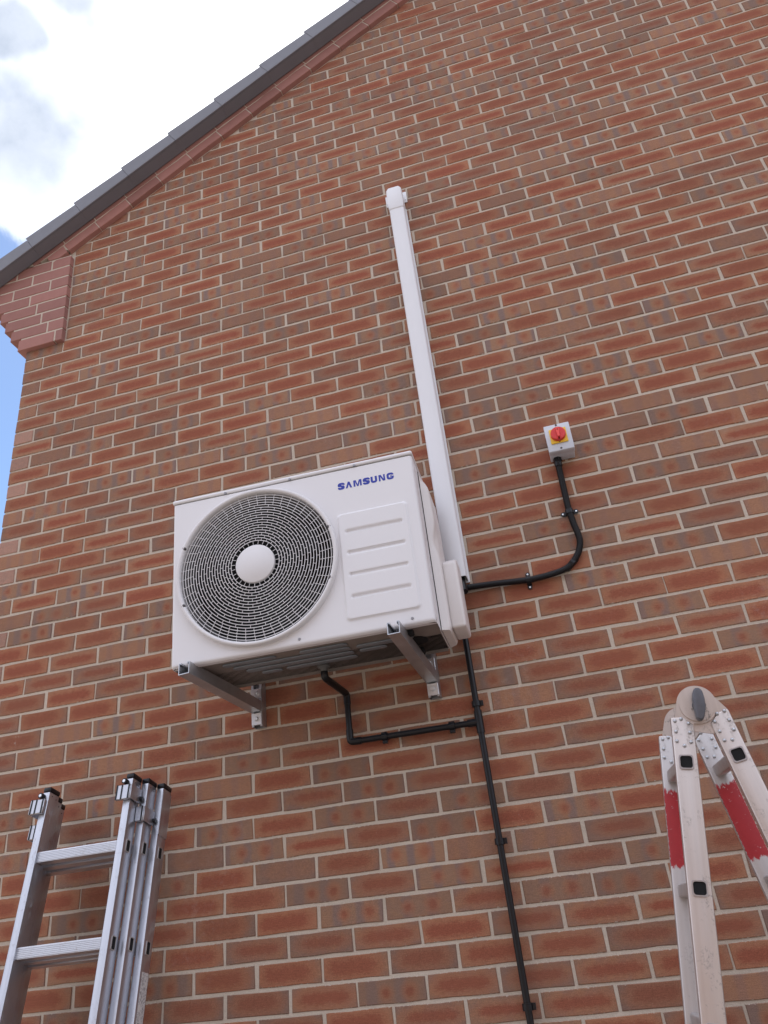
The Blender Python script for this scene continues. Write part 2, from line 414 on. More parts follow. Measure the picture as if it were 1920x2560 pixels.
# ------------------------------------------------------------------ ground
GZ = -2.10
g = MB(); g.box((-150, -150, GZ-.3), (150, 150, GZ)); o = g.build('ground', M['paving']); o['kind'] = 'structure'

# ------------------------------------------------------------------ unseen house added behind the viewer to dim the lower wall and reflections
mb = MB(); mb.box((-7.5, -19, GZ-.1), (7.5, -12, GZ+5.0)); nb = mb.build('added_unseen_house', simple('added_house_brick', (.22, .13, .09), .9, var=.2, vscale=4)); nb['kind'] = 'structure'
mb = MB(); mb.prism([(-19.5, GZ+4.9), (-11.5, GZ+4.9), (-15.5, GZ+7.4)], -7.9, 7.9, axis='X'); mb.build('roof', M['tile'], nb)
for x_, z_, w2, h2 in ((-4.8, 1.0, 1.7, 1.2), (4.6, 1.0, 1.7, 1.2), (-4.8, 3.3, 1.7, 1.1), (0, 3.3, 1.0, 1.1), (4.6, 3.3, 1.7, 1.1)):
    mb = MB(); mb.box((x_-w2/2-.08, -11.995, GZ+z_-.08), (x_+w2/2+.08, -11.93, GZ+z_+h2+.08)); wf = mb.build('window', M['white'], nb)
    mb = MB(); mb.box((x_-w2/2, -11.928, GZ+z_), (x_+w2/2, -11.92, GZ+z_+h2)); mb.build('pane', M['dark'], wf)
mb = MB(); mb.box((-.5, -11.995, GZ+.02), (.5, -11.93, GZ+2.1)); mb.build('door', M['verge'], nb)

# ------------------------------------------------------------------ the house
ROW, BLEN, JOINT = .07598, .225, .010
XL = -1.2325                         # left corner of the gable wall
SL = .603; LX, LZ = -1.0227, 3.030   # verge line on the wall face
XR = 2.80                            # ridge
def verge_z(x): return LZ + SL*(x-LX) if x <= XR else LZ + SL*(XR-LX) - SL*(x-XR)
house = thing('brick_house', 'brick house gable end with grey stepped roof verge and red corner corbel', 'house', (0, 0, GZ))
def H(o): o.matrix_parent_inverse = house.matrix_world.inverted(); return o
bpy.context.view_layer.update()
XE = 2*XR - XL
mb = MB()
mb.prism([(XL+.004, GZ-.1), (XE-.004, GZ-.1), (XE-.004, verge_z(XE)+.02), (XR, verge_z(XR)+.02), (XL+.004, verge_z(XL)+.02)], .0035, .11)
gable = mb.build('gable_wall', M['mortar'], house); H(gable)
mb = MB(); mb.box((XL+.02, .111, GZ-.1), (XL+.12, 8, 2.7)); mb.box((XE-.12, .111, GZ-.1), (XE-.02, 8, 2.7)); mb.box((XL+.02, 8.001, GZ-.1), (XE-.02, 8.1, 2.7))
H(mb.build('rear_wall', M['mortar'], house))
ua = math.atan(SL); cu, su = math.cos(ua), math.sin(ua)
def slope_pt(s_, t_):                # s along the left slope from the verge line foot, t square to it
    return LX + s_*cu - t_*su, LZ + s_*su + t_*cu
S_TOP = (XR-LX)/cu
mb = MB()
lo = [slope_pt(-.62, .135), slope_pt(-.62, .19)]
mb.prism([slope_pt(-.46, .145), (XR, verge_z(XR)+.145/cu), (XR, verge_z(XR)+.19/cu), slope_pt(-.46, .19)], -.03, 8.3)
mir = lambda p: (2*XR-p[0], p[1])
mb.prism([(XR, verge_z(XR)+.145/cu), mir(slope_pt(-.62, .145)), mir(slope_pt(-.62, .19)), (XR, verge_z(XR)+.19/cu)], -.03, 8.3)
roof = mb.build('roof', M['tile'], house); H(roof)

BRICK_H = ROW - JOINT
def brick_mesh(name, poly, cx, cz, kind, tone, ph, depth=.028, proud=0., bev=.0022, mat='brick', axis=None):
    """one brick: front polygon (wall x,z) with softened arrises; local origin at the brick centre"""
    n = len(poly); vs = []; fs = []
    c0 = Vector((sum(p[0] for p in poly)/n, sum(p[1] for p in poly)/n))
    inset = []
    for i in range(n):
        a, b, c = Vector(poly[i-1]), Vector(poly[i]), Vector(poly[(i+1) % n])
        u = (b-a).normalized(); v = (c-b).normalized()
        n1 = Vector((-u.y, u.x)); n2 = Vector((-v.y, v.x)); k = 1 + n1.dot(n2)
        inset.append(b + (n1+n2)*(bev/max(k, .35)))
    for p in inset: vs.append((p[0]-cx, -proud, p[1]-cz))
    for p in poly: vs.append((p[0]-cx, -proud+bev, p[1]-cz))
    for p in poly: vs.append((p[0]-cx, depth, p[1]-cz))
    fs.append(tuple(range(n)))
    for i in range(n):
        j = (i+1) % n
        fs.append((n+i, n+j, j, i)); fs.append((2*n+i, 2*n+j, n+j, n+i))
    return vs, fs, (kind, tone, ph)
class BrickPile:
    def __init__(s): s.v = []; s.f = []; s.uv = []; s.c = []
    def add(s, vs, fs, col, off=(0, 0, 0), uvrot=None):
        k = len(s.v)
        s.v += [(a+off[0], b+off[1], c+off[2]) for a, b, c in vs]
        for f in fs:
            s.f.append(tuple(i+k for i in f))
            for i in f:
                x, y, z = vs[i]
                if uvrot: x, z = x*uvrot[0]+z*uvrot[1], -x*uvrot[1]+z*uvrot[0]
                s.uv += [x, z + (y if y > .003 else 0)]; s.c += [*col, 1]
    def mesh(s, name, mat):
        me = bpy.data.meshes.new(name); me.from_pydata(s.v, [], s.f)
        l = me.uv_layers.new(name='brick_uv'); l.data.foreach_set('uv', s.uv)
        a = me.color_attributes.new('rnd', 'FLOAT_COLOR', 'CORNER'); a.data.foreach_set('color', s.c)
        me.materials.append(mat); return me
def clip(poly, a, b, c):              # keep a*x+b*z <= c
    out = []
    for i in range(len(poly)):
        p, q = poly[i], poly[(i+1) % len(poly)]
        dp, dq = a*p[0]+b*p[1]-c, a*q[0]+b*q[1]-c
        if dp <= 0: out.append(p)
        if (dp < 0 < dq) or (dq < 0 < dp):
            f = dp/(dp-dq); out.append((p[0]+(q[0]-p[0])*f, p[1]+(q[1]-p[1])*f))
    return out
def wobble(poly, j=.0019):
    out = []
    for i, p in enumerate(poly):
        q = poly[(i+1) % len(poly)]
        out.append(p)
        if abs(p[0]-q[0]) > .12: out += [(p[0]+(q[0]-p[0])*f+random.uniform(-.006, .006), p[1]+(q[1]-p[1])*f) for f in (.33, .67)]
    return [(p[0]+random.uniform(-j, j), p[1]+random.uniform(-j, j)) for p in out]
KX = -1.006; KZ0 = 2.385
bricks = []
for a in range(-80, 29):
    zc = -ROW*a; z0, z1 = zc-BRICK_H/2, zc+BRICK_H/2
    if z0 < GZ: continue
    xl = XL if zc < KZ0 else KX+.009
    i = math.floor((xl)/BLEN) - 2
    off = 0 if a % 2 == 0 else .5
    while True:
        x0 = (i+off)*BLEN + JOINT/2; x1 = x0 + BLEN - JOINT; i += 1
        if x0 > XE-.02: break
        x0 = max(x0, xl); x1 = min(x1, XE)
        if x1-x0 < .03: continue
        j = random.uniform(-.0035, .0030); x1j = x1 + j
        poly = [(x0, z0), (x1j, z0), (x1j, z1), (x0, z1)]
        gap = .006/cu
        cl = clip(clip(poly, -SL, 1, LZ-SL*LX-gap), SL, 1, LZ+SL*(XR-LX)+SL*XR-gap)
        if len(cl) < 3: continue
        ar = sum(p[0]*q[1]-q[0]*p[1] for p, q in zip(cl, cl[1:]+cl[:1]))/2
        if ar < .0006: continue
        full = len(cl) == 4 and abs(ar-(x1j-x0)*(z1-z0)) < 1e-7
        bricks.append(dict(poly=cl, full=full, hdr=(x1-x0) < .15, cx=(x0+x1)/2, cz=zc, zc=zc, a=a, x0=x0))
def shown_area(b):
    P = [project((p[0], 0, p[1])) for p in b['poly']]
    for A, B, Cc in ((-1, 0, 0), (1, 0, 1920), (0, -1, 0), (0, 1, 2560)): 
        P = clip(P, A, B, Cc)
        if len(P) < 3: return 0
    ar = abs(sum(p[0]*q[1]-q[0]*p[1] for p, q in zip(P, P[1:]+P[:1]))/2)
    cx, cy = sum(p[0] for p in P)/len(P), sum(p[1] for p in P)/len(P)
    if 440 < cx < 1080 and 1250-.2*(cx-440) < cy < 1600-.19*(cx-440): return 0      # behind the outdoor unit
    return ar
for b in bricks: b['area'] = shown_area(b)
order = sorted(range(len(bricks)), key=lambda k: -bricks[k]['area'])
single = set([k for k in order if bricks[k]['full']][:246])
variants = {}
def brick_kind(b):
    r = random.random()
    if b['hdr'] and b['x0'] <= XL+.01: return .99 if (b['zc'] < 1.95 and r < .7) else .90
    if b['hdr'] and b['zc'] > KZ0: return .9
    up = min(1, max(0, (b['zc']-2.6)/1.2))          # the upper courses were laid from a plainer pack
    if r < .70-.26*up: return .3
    if r < .90-.12*up: return .72
    return .9
pile = BrickPile()
for k, b in enumerate(bricks):
    kd = brick_kind(b); col = (kd, random.random(), random.random())
    proud = random.uniform(-.0008, .0012)
    if k in single:
        L = round(max(p[0] for p in b['poly'])-min(p[0] for p in b['poly']), 3)
        bucket = (kd, 'h' if L < .15 else 's', random.randrange(26 if kd < .5 else 18))
        if bucket not in variants:
            Lv = L; hx = Lv/2; hz = BRICK_H/2
            pl = wobble([(-hx, -hz), (hx, -hz), (hx, hz), (-hx, hz)])
            p = BrickPile(); p.add(*brick_mesh('', pl, 0, 0, *col))
            variants[bucket] = p.mesh('brick', M['brick'])
        o = bpy.data.objects.new('brick', variants[bucket]); COL.objects.link(o); o.parent = gable
        xs = [p[0] for p in b['poly']]
        o.location = ((min(xs)+max(xs))/2, -proud, b['cz']+random.uniform(-.0008, .0008))
        o.rotation_euler = (0, random.uniform(-.004, .004), 0)
    else:
        vs, fs, cc = brick_mesh('', wobble(b['poly']), b['cx'], b['cz'], *col, proud=proud)
        pile.add(vs, fs, cc, (b['cx'], 0, b['cz']))
o = bpy.data.objects.new('brick', pile.mesh('brick', M['brick'])); COL.objects.link(o); o.parent = gable; o['kind'] = 'stuff'

# red corbelled kneeler at the springing of the gable
KY = -.026
mb = MB()
kz = [KZ0-.004 + ROW*k for k in range(9)]
kl = [-1.269, -1.3245, -1.370, -1.4085, -1.452, -1.452, -1.452, -1.452]
for k in range(8):
    poly = clip([(kl[k]+.012, kz[k]+.006), (KX-.004, kz[k]+.006), (KX-.004, kz[k+1]+(.006 if k < 7 else 0)), (kl[k]+.012, kz[k+1]+.0058)], -SL, 1, LZ-SL*LX+.13)
    if len(poly) > 2: mb.prism(poly, KY+.0026, .070+.0003*k)
kneeler = mb.build('corner_corbel', M['mortar'], house); H(kneeler)
perp = [(-1.0507,), (-1.1024,), (-1.1487,), (-1.1865,), (-1.2365,), (-1.1181, -1.3511), (-1.238,), (-1.1227, -1.345)]
for k in range(8):
    cuts = [KX] + [c for c in perp[k]] + [kl[k]]
    for q in range(len(cuts)-1):
        x1 = cuts[q] - (JOINT/2 if q else 0); x0 = cuts[q+1] + (JOINT/2 if q < len(cuts)-2 else 0)
        z0, z1 = kz[k]+(JOINT/2 if k else 0), kz[k+1]-JOINT/2
        poly = clip([(x0, z0), (x1, z0), (x1, z1), (x0, z1)], -SL, 1, LZ-SL*LX+(.0 if x0 > -1.12 else .16))
        if len(poly) < 3: continue
        cx, cz = (x0+x1)/2, (z0+z1)/2
        p = BrickPile(); p.add(*brick_mesh('', wobble(poly, .0008), cx, cz, .5, random.random(), random.random(), depth=.100))
        o = bpy.data.objects.new('brick', p.mesh('brick', M['red_brick'])); COL.objects.link(o); o.parent = kneeler
        o.location = (cx, KY+random.uniform(-.0006, .0006), cz)

# red verge courses laid along the slope
mb = MB()
mb.prism([slope_pt(.004, .004), slope_pt(S_TOP-.1, .004), slope_pt(S_TOP-.1, .15), slope_pt(-.25, .15), slope_pt(-.25, .085), slope_pt(-.05, .06)], KY+.0026, .003)
vc = mb.build('verge_course', M['mortar'], house); H(vc)
uvr = (cu, su)
def slope_brick(s0, s1, t0, t1, first=False, zmin=None):
    P = [slope_pt(s0, t0), slope_pt(s1, t0), slope_pt(s1, t1), slope_pt(s0, t1)]
    if zmin is not None: P = clip(P, 0, -1, -zmin)
    if len(P) < 3: return
    cx, cz = slope_pt((s0+s1)/2, (t0+t1)/2)
    p = BrickPile(); vs, fs, cc = brick_mesh('', wobble(P, .0007), cx, cz, .5, random.random(), random.random(), depth=.03)
    p.add(vs, fs, cc, uvrot=(cu, su))
    o = bpy.data.objects.new('brick', p.mesh('brick', M['red_brick'])); COL.objects.link(o); o.parent = vc
    o.location = (cx, KY+random.uniform(-.0006, .0006), cz)
VP_ = .2187; s = -.003 
while s < S_TOP-.15:
    slope_brick(s, s+VP_-.006, 0, .066); s += VP_
s = -.25+.04
while s < S_TOP-.25:
    slope_brick(s, s+VP_-.006, .074, .14, zmin=2.99); s += VP_
slope_brick(-.125, -.012, .0, .066, zmin=2.995)

# stepped dry-verge caps
mb = MB()
mb.prism([slope_pt(-.62, .126), slope_pt(S_TOP, .126), slope_pt(S_TOP, .144), slope_pt(-.62, .144)], -.090, -.02)
H(mb.build('undercloak', M['undercloak'], house))
CAP = .3352
s0 = ( -1.2386-LX)*cu + (3.102-LZ)*su
def cap_part(s):
    mb = MB()
    # lower end sits high on the cap below, upper end tucks under the next
    b0, b1 = .096, .096
    pts = [(0, b0), (CAP-.0008, b1), (CAP-.0008, .178), (0, .199)]
    pp = [slope_pt(s+u, v) for u, v in pts]
    mb.prism(pp, -.110, -.098, bev=.002)
    top = [(0, .189), (CAP-.0008, .168), (CAP-.0008, .178), (0, .199)]
    mb.prism([slope_pt(s+u, v-.0004) for u, v in top], -.0975, .05)
    ret = [(0, b0), (CAP-.0008, b1), (CAP-.0008, b1+.012), (0, b0+.012)]
    mb.prism([slope_pt(s+u, v+.0004) for u, v in ret], -.0975, -.031)
    end = [(0, b0+.013), (.006, b0+.013), (.006, .186), (0, .186)]
    mb.prism([slope_pt(s+u+.001, v) for u, v in end], -.0975, .045)
    H(mb.build('verge_cap', M['verge'], house))
k = -2
while s0+k*CAP < S_TOP-.3: cap_part(s0+k*CAP); k += 1

# ------------------------------------------------------------------ outdoor unit
exv = Vector((.9991, .0402, .0091)); exv.normalize(); ezv = (Vector((0, 0, 1))-exv*exv.z).normalized(); eyv = ezv.cross(exv)
AB = Matrix((exv, eyv, ezv)).transposed()
AC0 = Vector((-.0762, -.478, .3126))
AW, AH, AD = .8955, .6355, .315
ac = thing('air_conditioner', 'white outdoor air conditioner with round fan grille and blue lettering', 'air conditioner', AC0, basis=AB)
FX, FZ, FR = .3125, .3125, .278
def sstep(x, a, b):
    t_ = max(0, min(1, (x-a)/(b-a))); return t_*t_*(3-2*t_)
def rrect(x, z, x0, x1, z0, z1, r):
    cx, cz = (x0+x1)/2, (z0+z1)/2; dx = abs(x-cx)-((x1-x0)/2-r); dz = abs(z-cz)-((z1-z0)/2-r)
    return math.hypot(max(dx, 0), max(dz, 0))+min(max(dx, dz), 0)-r
GROOVES = (.370, .2908, .2115, .132)
TOPZ = .6165                         # seam under the lid
def front_y(x, z):
    e = min(x, AW-x); zz = z
    r = .011; y = 0
    if e < r: y += r-math.sqrt(max(0, r*r-(r-e)**2))
    if zz < r: y += r-math.sqrt(max(0, r*r-(r-zz)**2))
    d = rrect(x, z, .610, .856, .0505, .4405, .014)
    y -= .0065*(1-sstep(d, -.0065, .0015))
    for gz in GROOVES:
        d = rrect(x, z, .634, .835, gz-.0085, gz+.0055, .0069)
        y += .0075*(1-sstep(d, -.0050, .001))
    return y
mb = MB(); bm = mb.b
NX, NZ = 256, 176
xs = [AW*(.5-.5*math.cos(math.pi*k/NX))*0 + AW*k/NX for k in range(NX+1)]
zs = [TOPZ*k/NZ for k in range(NZ+1)]
grid = {}
for i, x in enumerate(xs):
    for j, z in enumerate(zs):
        if math.hypot(x-FX, z-FZ) < FR+.001: continue
        grid[i, j] = bm.verts.new((x, front_y(x, z), z))
for i in range(NX):
    for j in range(NZ):
        q = [grid.get(c) for c in ((i, j), (i+1, j), (i+1, j+1), (i, j+1))]
        if None not in q: bm.faces.new(q)
# returns of the wrap-round panel: left side, bottom lip, top, right strip
def strip(pa, pb):
    va = [bm.verts.new(p) for p in pa]; vb = [bm.verts.new(p) for p in pb]
    for k in range(len(va)-1): bm.faces.new((va[k], va[k+1], vb[k+1], vb[k]))
strip([(0, front_y(0, z), z) for z in zs[::8]], [(0, AD, z) for z in zs[::8]])
strip([(AW, front_y(AW, z), z) for z in zs[::8]], [(AW, .10, z) for z in zs[::8]])
strip([(x, front_y(x, 0), 0) for x in xs[::8]], [(x, .030, 0) for x in xs[::8]])
mb.build('front_panel', M['white'], ac, angle=40, recalc=False)
mb = MB()
mb.box((.003, .012, TOPZ-.004), (AW-.003, AD, TOPZ-.001))
mb.box((AW-.004, .103, .004), (AW-.001, AD, TOPZ-.005))                   # right side sheet
mb.box((.004, AD-.003, .004), (AW-.006, AD, TOPZ-.005))                   # coil side at the back
mb.build('cabinet', M['white'], ac)
mb = MB(); mb.box((-.003, -.004, TOPZ+.0034), (AW+.003, AD+.004, AH+.0015), .0075, seg=3)
lid = mb.build('lid', M['white'], ac)
mb = MB(); mb.box((.004, .0035, TOPZ-.0006), (AW-.004, .0115, TOPZ+.0030)); mb.build('lid_seam', M['dark'], ac)
# fan opening
T0 = Matrix.Translation((FX, 0, FZ))
mb = MB()
mb.lathe([(.2910, .002), (.2905, -.016), (.2890, -.0205), (.2850, -.0230), (.2790, -.0215), (.2762, -.0175), (.2762, .014)], 128, T0)
mb.build('fan_ring', M['grille'], ac, angle=50)
mb = MB()
NR = 20; rr = [.0765+(FR-.0765)*k/NR for k in range(1, NR+1)]
def dome(r): return -.019+.011*(r/FR)**2
for r in rr[:-1]:
    d = dome(r); mb.lathe([(r-.00105, d), (r+.00105, d), (r+.00105, d+.0016), (r-.00105, d+.0016), (r-.00105, d)], 112, T0)
def spoke(a, r0, r1, twist=0):
    pts = []
    d0, d1 = dome(r0), dome(r1); w_ = .0007
    for r, d, aa in ((r0, d0, a), (r1, d1, a+twist)):
        c, s_ = math.cos(aa), math.sin(aa)
        for sx in (-1, 1):
            for dd in (.0004, .0016):
                pts.append(mb.b.verts.new((FX+r*c-sx*w_*s_, d+dd, FZ+r*s_+sx*w_*c)))
    A, B, Cc, D, E_, F_, G, H_ = pts
    for q in ((A, C_, G, E_) if False else (A, Cc, G, E_), (B, F_, H_, D), (A, E_, F_, B), (Cc, D, H_, G)): mb.b.faces.new(q)
edges_r = [.0722]+rr
for b_ in range(NR):
    r0, r1 = edges_r[b_], edges_r[b_+1]
    if b_ >= NR-5:
        n = 50
        for k in range(n): spoke(2*math.pi*k/n+.03+.006*(b_-NR), r0, r1)
    else:
        n = 27
        for k in range(n): spoke(2*math.pi*(k+.5*(b_ % 2)+random.uniform(-.04, .04))/n+b_*.012, r0, r1)
mb.build('fan_grille', M['grille'], ac, angle=30)
mb = MB(); mb.lathe([(.0700, -.008), (.0698, -.0185), (.0680, -.0200), (0, -.0203)], 56, T0)
mb.build('hub_cap', M['grille'], ac, angle=50)
mb = MB(); mb.lathe([(.2885, .0035), (.2720, .016), (.2600, .04), (.2600, .12), (.275, .14)], 80, T0)
mb.build('shroud', M['shroud'], ac, recalc=False)
mb = MB(); mb.lathe([(.275, .141), (0, .141)], 48, T0); mb.box((.004, .150, .006), (AW-.008, AD-.004, TOPZ-.006))
mb.build('coil', M['dark'], ac)
for k in range(3):
    mb = MB(); n = 10; A_ = []; B_ = []
    for i in range(n+1):
        f = i/n; a = 2*math.pi*k/3+.4+f*1.55
        A_.append((FX+.055*math.cos(a), .058+.055*f, FZ+.055*math.sin(a))); a2 = a-.25
        B_.append((FX+(.246-.03*(1-f)**3)*math.cos(a2), .040+.07*f, FZ+(.246-.03*(1-f)**3)*math.sin(a2)))
    va = [[mb.b.verts.new(Vector(p)*(1-q/4)+Vector(p2)*(q/4)) for q in range(5)] for p, p2 in zip(A_, B_)]
    for i in range(n):
        for q in range(4): mb.b.faces.new((va[i][q], va[i+1][q], va[i+1][q+1], va[i][q+1]))
    mb.build('fan_blade', M['fan'], ac)
mb = MB(); mb.lathe([(.06, .12), (.06, .05), (.045, .035), (0, .033)], 32, T0); mb.build('fan_hub', M['fan'], ac)
# bolts of the grille and little screws
mb = MB(); mb.lathe([(.0072, .004), (.0072, -.0015), (.0060, -.0035), (0, -.0042)], 16)
bolt0 = mb.build('grille_bolt', M['darkscrew'], ac); bolt0.location = (.0528, -.0185, .4225)
for p in ((.5818, -.0185, .3950), (.0520, -.0185, .2060), (.5730, -.0185, .2065)): share(bolt0, 'grille_bolt', ac, p)
mb = MB(); mb.lathe([(.0048, .003), (.0048, -.0012), (.0038, -.0030), (.0015, -.0030), (.0013, -.0018), (0, -.0018)], 14)
scr0 = mb.build('screw', M['screw'], ac); scr0.location = (.4473, -.0002, .0212)
for p in ((.8221, -.0002, .0212), (.2036, -.0042, .6222), (.4485, -.0042, .6222), (.6889, -.0042, .6222)): share(scr0, 'screw', ac, p)
# lettering, drawn as strokes
mb = MB()
def bar(pts, w0, d=.0006):
    pts = [Vector(p) for p in pts]; L = []; R_ = []
    for i, p in enumerate(pts):
        a = (p-pts[i-1]).normalized() if i else (pts[1]-p).normalized()
        b = (pts[i+1]-p).normalized() if i < len(pts)-1 else a
        na, nb = Vector((-a.y, a.x)), Vector((-b.y, b.x)); n_ = (na+nb)/max(1+na.dot(nb), .3)
        L.append(p+n_*w0/2); R_.append(p-n_*w0/2)
    for i in range(len(pts)-1):
        mb.prism([tuple(L[i]), tuple(R_[i]), tuple(R_[i+1]), tuple(L[i+1])], -d, .0005)
def poly(p, d=.0006): mb.prism(p, -d, .0005)
TX, TZ, TH = .6225, .5385, .0252
def G(x0, pts): return [(TX+x0+p[0], TZ+p[1]) for p in pts]
def arc(cx, cz, rx, rz, a0, a1, n=7): return [(cx+rx*math.cos(math.radians(a0+(a1-a0)*k/n)), cz+rz*math.sin(math.radians(a0+(a1-a0)*k/n))) for k in range(n+1)]
def letter_S(x):
    w_, st = .0232, .0078; h = TH
    p = arc(.0166, h-.0080, .0048, .0050, -5, 90, 5)+arc(.0082, h-.0082, .0050, .0052, 90, 200, 6)+[(.0088, .0146), (.0150, .0108)]
    p += arc(.0152, .0078, .0050, .0048, 30, -90, 6)+arc(.0076, .0080, .0048, .0052, 270, 178, 5)
    bar(G(x, p), st)
letter_S(0); letter_S(.0912)
def letter_L(x):                        # the A without a crossbar
    poly(G(x, [(0, 0), (.0068, 0), (.0152, TH), (.0092, TH)])); poly(G(x, [(.0152, TH), (.0109, TH*.66), (.0164, 0), (.0234, 0)]))
letter_L(.0275)
x = .0565
poly(G(x, [(0, 0), (.0062, 0), (.0062, TH), (0, TH)])); poly(G(x, [(.0232, 0), (.0294, 0), (.0294, TH), (.0232, TH)]))
poly(G(x, [(.00625, TH), (.0088, TH), (.0166, 0), (.0120, 0), (.00625, TH*.75)])); poly(G(x, [(.0206, TH), (.02315, TH), (.02315, TH*.75), (.0176, 0), (.01665, 0), (.0147, TH*.30)]))
x = .1195
bar(G(x, [(.0033, TH), (.0033, .0090)]+arc(.0083, .0080, .0050, .0047, 180, 270, 5)+arc(.0135, .0080, .0050, .0047, 270, 360, 5)+[(.0185, TH)]), .0076)
x = .1478
poly(G(x, [(0, 0), (.0058, 0), (.0058, TH), (0, TH)])); poly(G(x, [(.0168, 0), (.0226, 0), (.0226, TH), (.0168, TH)]))
poly(G(x, [(.00585, TH), (.0084, TH), (.01675, .0075), (.01675, 0), (.0142, 0), (.00585, .0177)]))
x = .1768
bar(G(x, arc(.0160, TH-.0082, .0048, .0049, -5, 90, 5)+arc(.0088, TH-.0084, .0054, .0051, 90, 180, 5)+arc(.0088, .0084, .0054, .0051, 180, 270, 5)+arc(.0158, .0082, .0051, .0049, 270, 355, 5)+[(.0209, .0118)]), .0076)
poly(G(x, [(.0118, .0096), (.0176, .0096), (.0176, .0142), (.0118, .0142)]))
mb.build('lettering', M['blue'], ac, angle=20)
# right side: moulded cover with a hand grip, then the valve cover
def side_u(v, z):
    t_ = sstep(z, .575, .50)*0
    base = .026*sstep(.612-z, 0, .075)*1.0
    base += .004*sstep(.612-z, .05, .20)
    base *= sstep(z, -.002, .02)*.25+.75
    f = sstep(v, .112, .130); b_ = 1-sstep(v, .292, .312)*.8
    grip = math.exp(-((z-.335)/.048)**2)*(1-sstep(v, .128, .165))
    return base*f*b_*(1-.42*grip)
mb = MB(); VN, ZN = 36, 90
vsg = [[mb.b.verts.new((AW+.0015+side_u(.112+.20*i/VN, .006+.604*j/ZN), .112+.20*i/VN, .006+.604*j/ZN)) for j in range(ZN+1)] for i in range(VN+1)]
for i in range(VN):
    for j in range(ZN): mb.b.faces.new((vsg[i][j], vsg[i+1][j], vsg[i+1][j+1], vsg[i][j+1]))
b0 = [mb.b.verts.new((AW+.001, .112+.20*i/VN, .006)) for i in range(VN+1)]
for i in range(VN): mb.b.faces.new((b0[i], b0[i+1], vsg[i+1][0], vsg[i][0]))
mb.build('side_cover', M['ivory'], ac, angle=60)
mb = MB(); mb.box((AW+.0005, .1045, .012), (AW+.0022, .1095, .606)); mb.build('side_seam', M['dark'], ac)
mb = MB(); mb.prism([(.150, .018), (.150, .255), (.205, .285), (.290, .285), (.290, .018)], AW+.030, AW+.081, axis='X', bev=.010, seg=3)
mb.build('valve_cover', M['ivory'], ac, angle=50)
# base pan seen from below
mb = MB(); mb.box((.006, .0305, .006), (AW-.003, AD-.001, .016)); 
mb.box((.012, .031, -.001), (AW-.008, .036, .0055)); mb.box((.012, AD-.008, -.004), (AW-.008, AD-.002, .0055))
mb.build('base_pan', M['pan'], ac)
def capsule(x0, x1, y, r): 
    return [(x1-r+r*math.cos(a), y+r*math.sin(a)) for a in [math.pi*(k/8-.5) for k in range(9)]]+[(x0+r-r*math.cos(a), y-r*math.sin(a)) for a in [math.pi*(k/8-.5) for k in range(9)]]
for x0, x1, y, r in ((.15, .34, .078, .0155), (.17, .585, .122, .0165), (.20, .585, .168, .0165), (.42, .585, .080, .0165), (.33, .585, .214, .0155), (.605, .80, .122, .0155), (.605, .70, .165, .014), (.24, .315, .214, .014)):
    mb = MB(); mb.prism(capsule(x0, x1, y, r), .0010, .0058, axis='Z', bev=.0022, seg=2); mb.build('base_rib', M['rib'], ac, angle=50)
mb = MB(); mb.prism(capsule(.735, .84, .17, .045), .0015, .0055, axis='Z', bev=.002); mb.build('base_hole', M['dark'], ac)
for x in (.055, .79):
    for v in (.055, .262):
        mb = MB(); mb.box((x-.022, v-.018, -.014), (x+.022, v+.018, .0055), .004); mb.build('rubber_foot', M['dark'], ac)
mb = MB(); Td = Matrix.Translation((.452, .255, 0)) @ Matrix.Rotation(math.radians(90), 4, 'X')
mb.lathe([(.022, -.002), (.0225, .006), (.0125, .012), (.0115, .030), (.0, .030)], 20, Matrix.Translation((.452, .255, .004)) @ Matrix.Rotation(math.radians(-90), 4, 'X'))
mb.build('drain_spout', M['grey_rubber'], ac, angle=60)

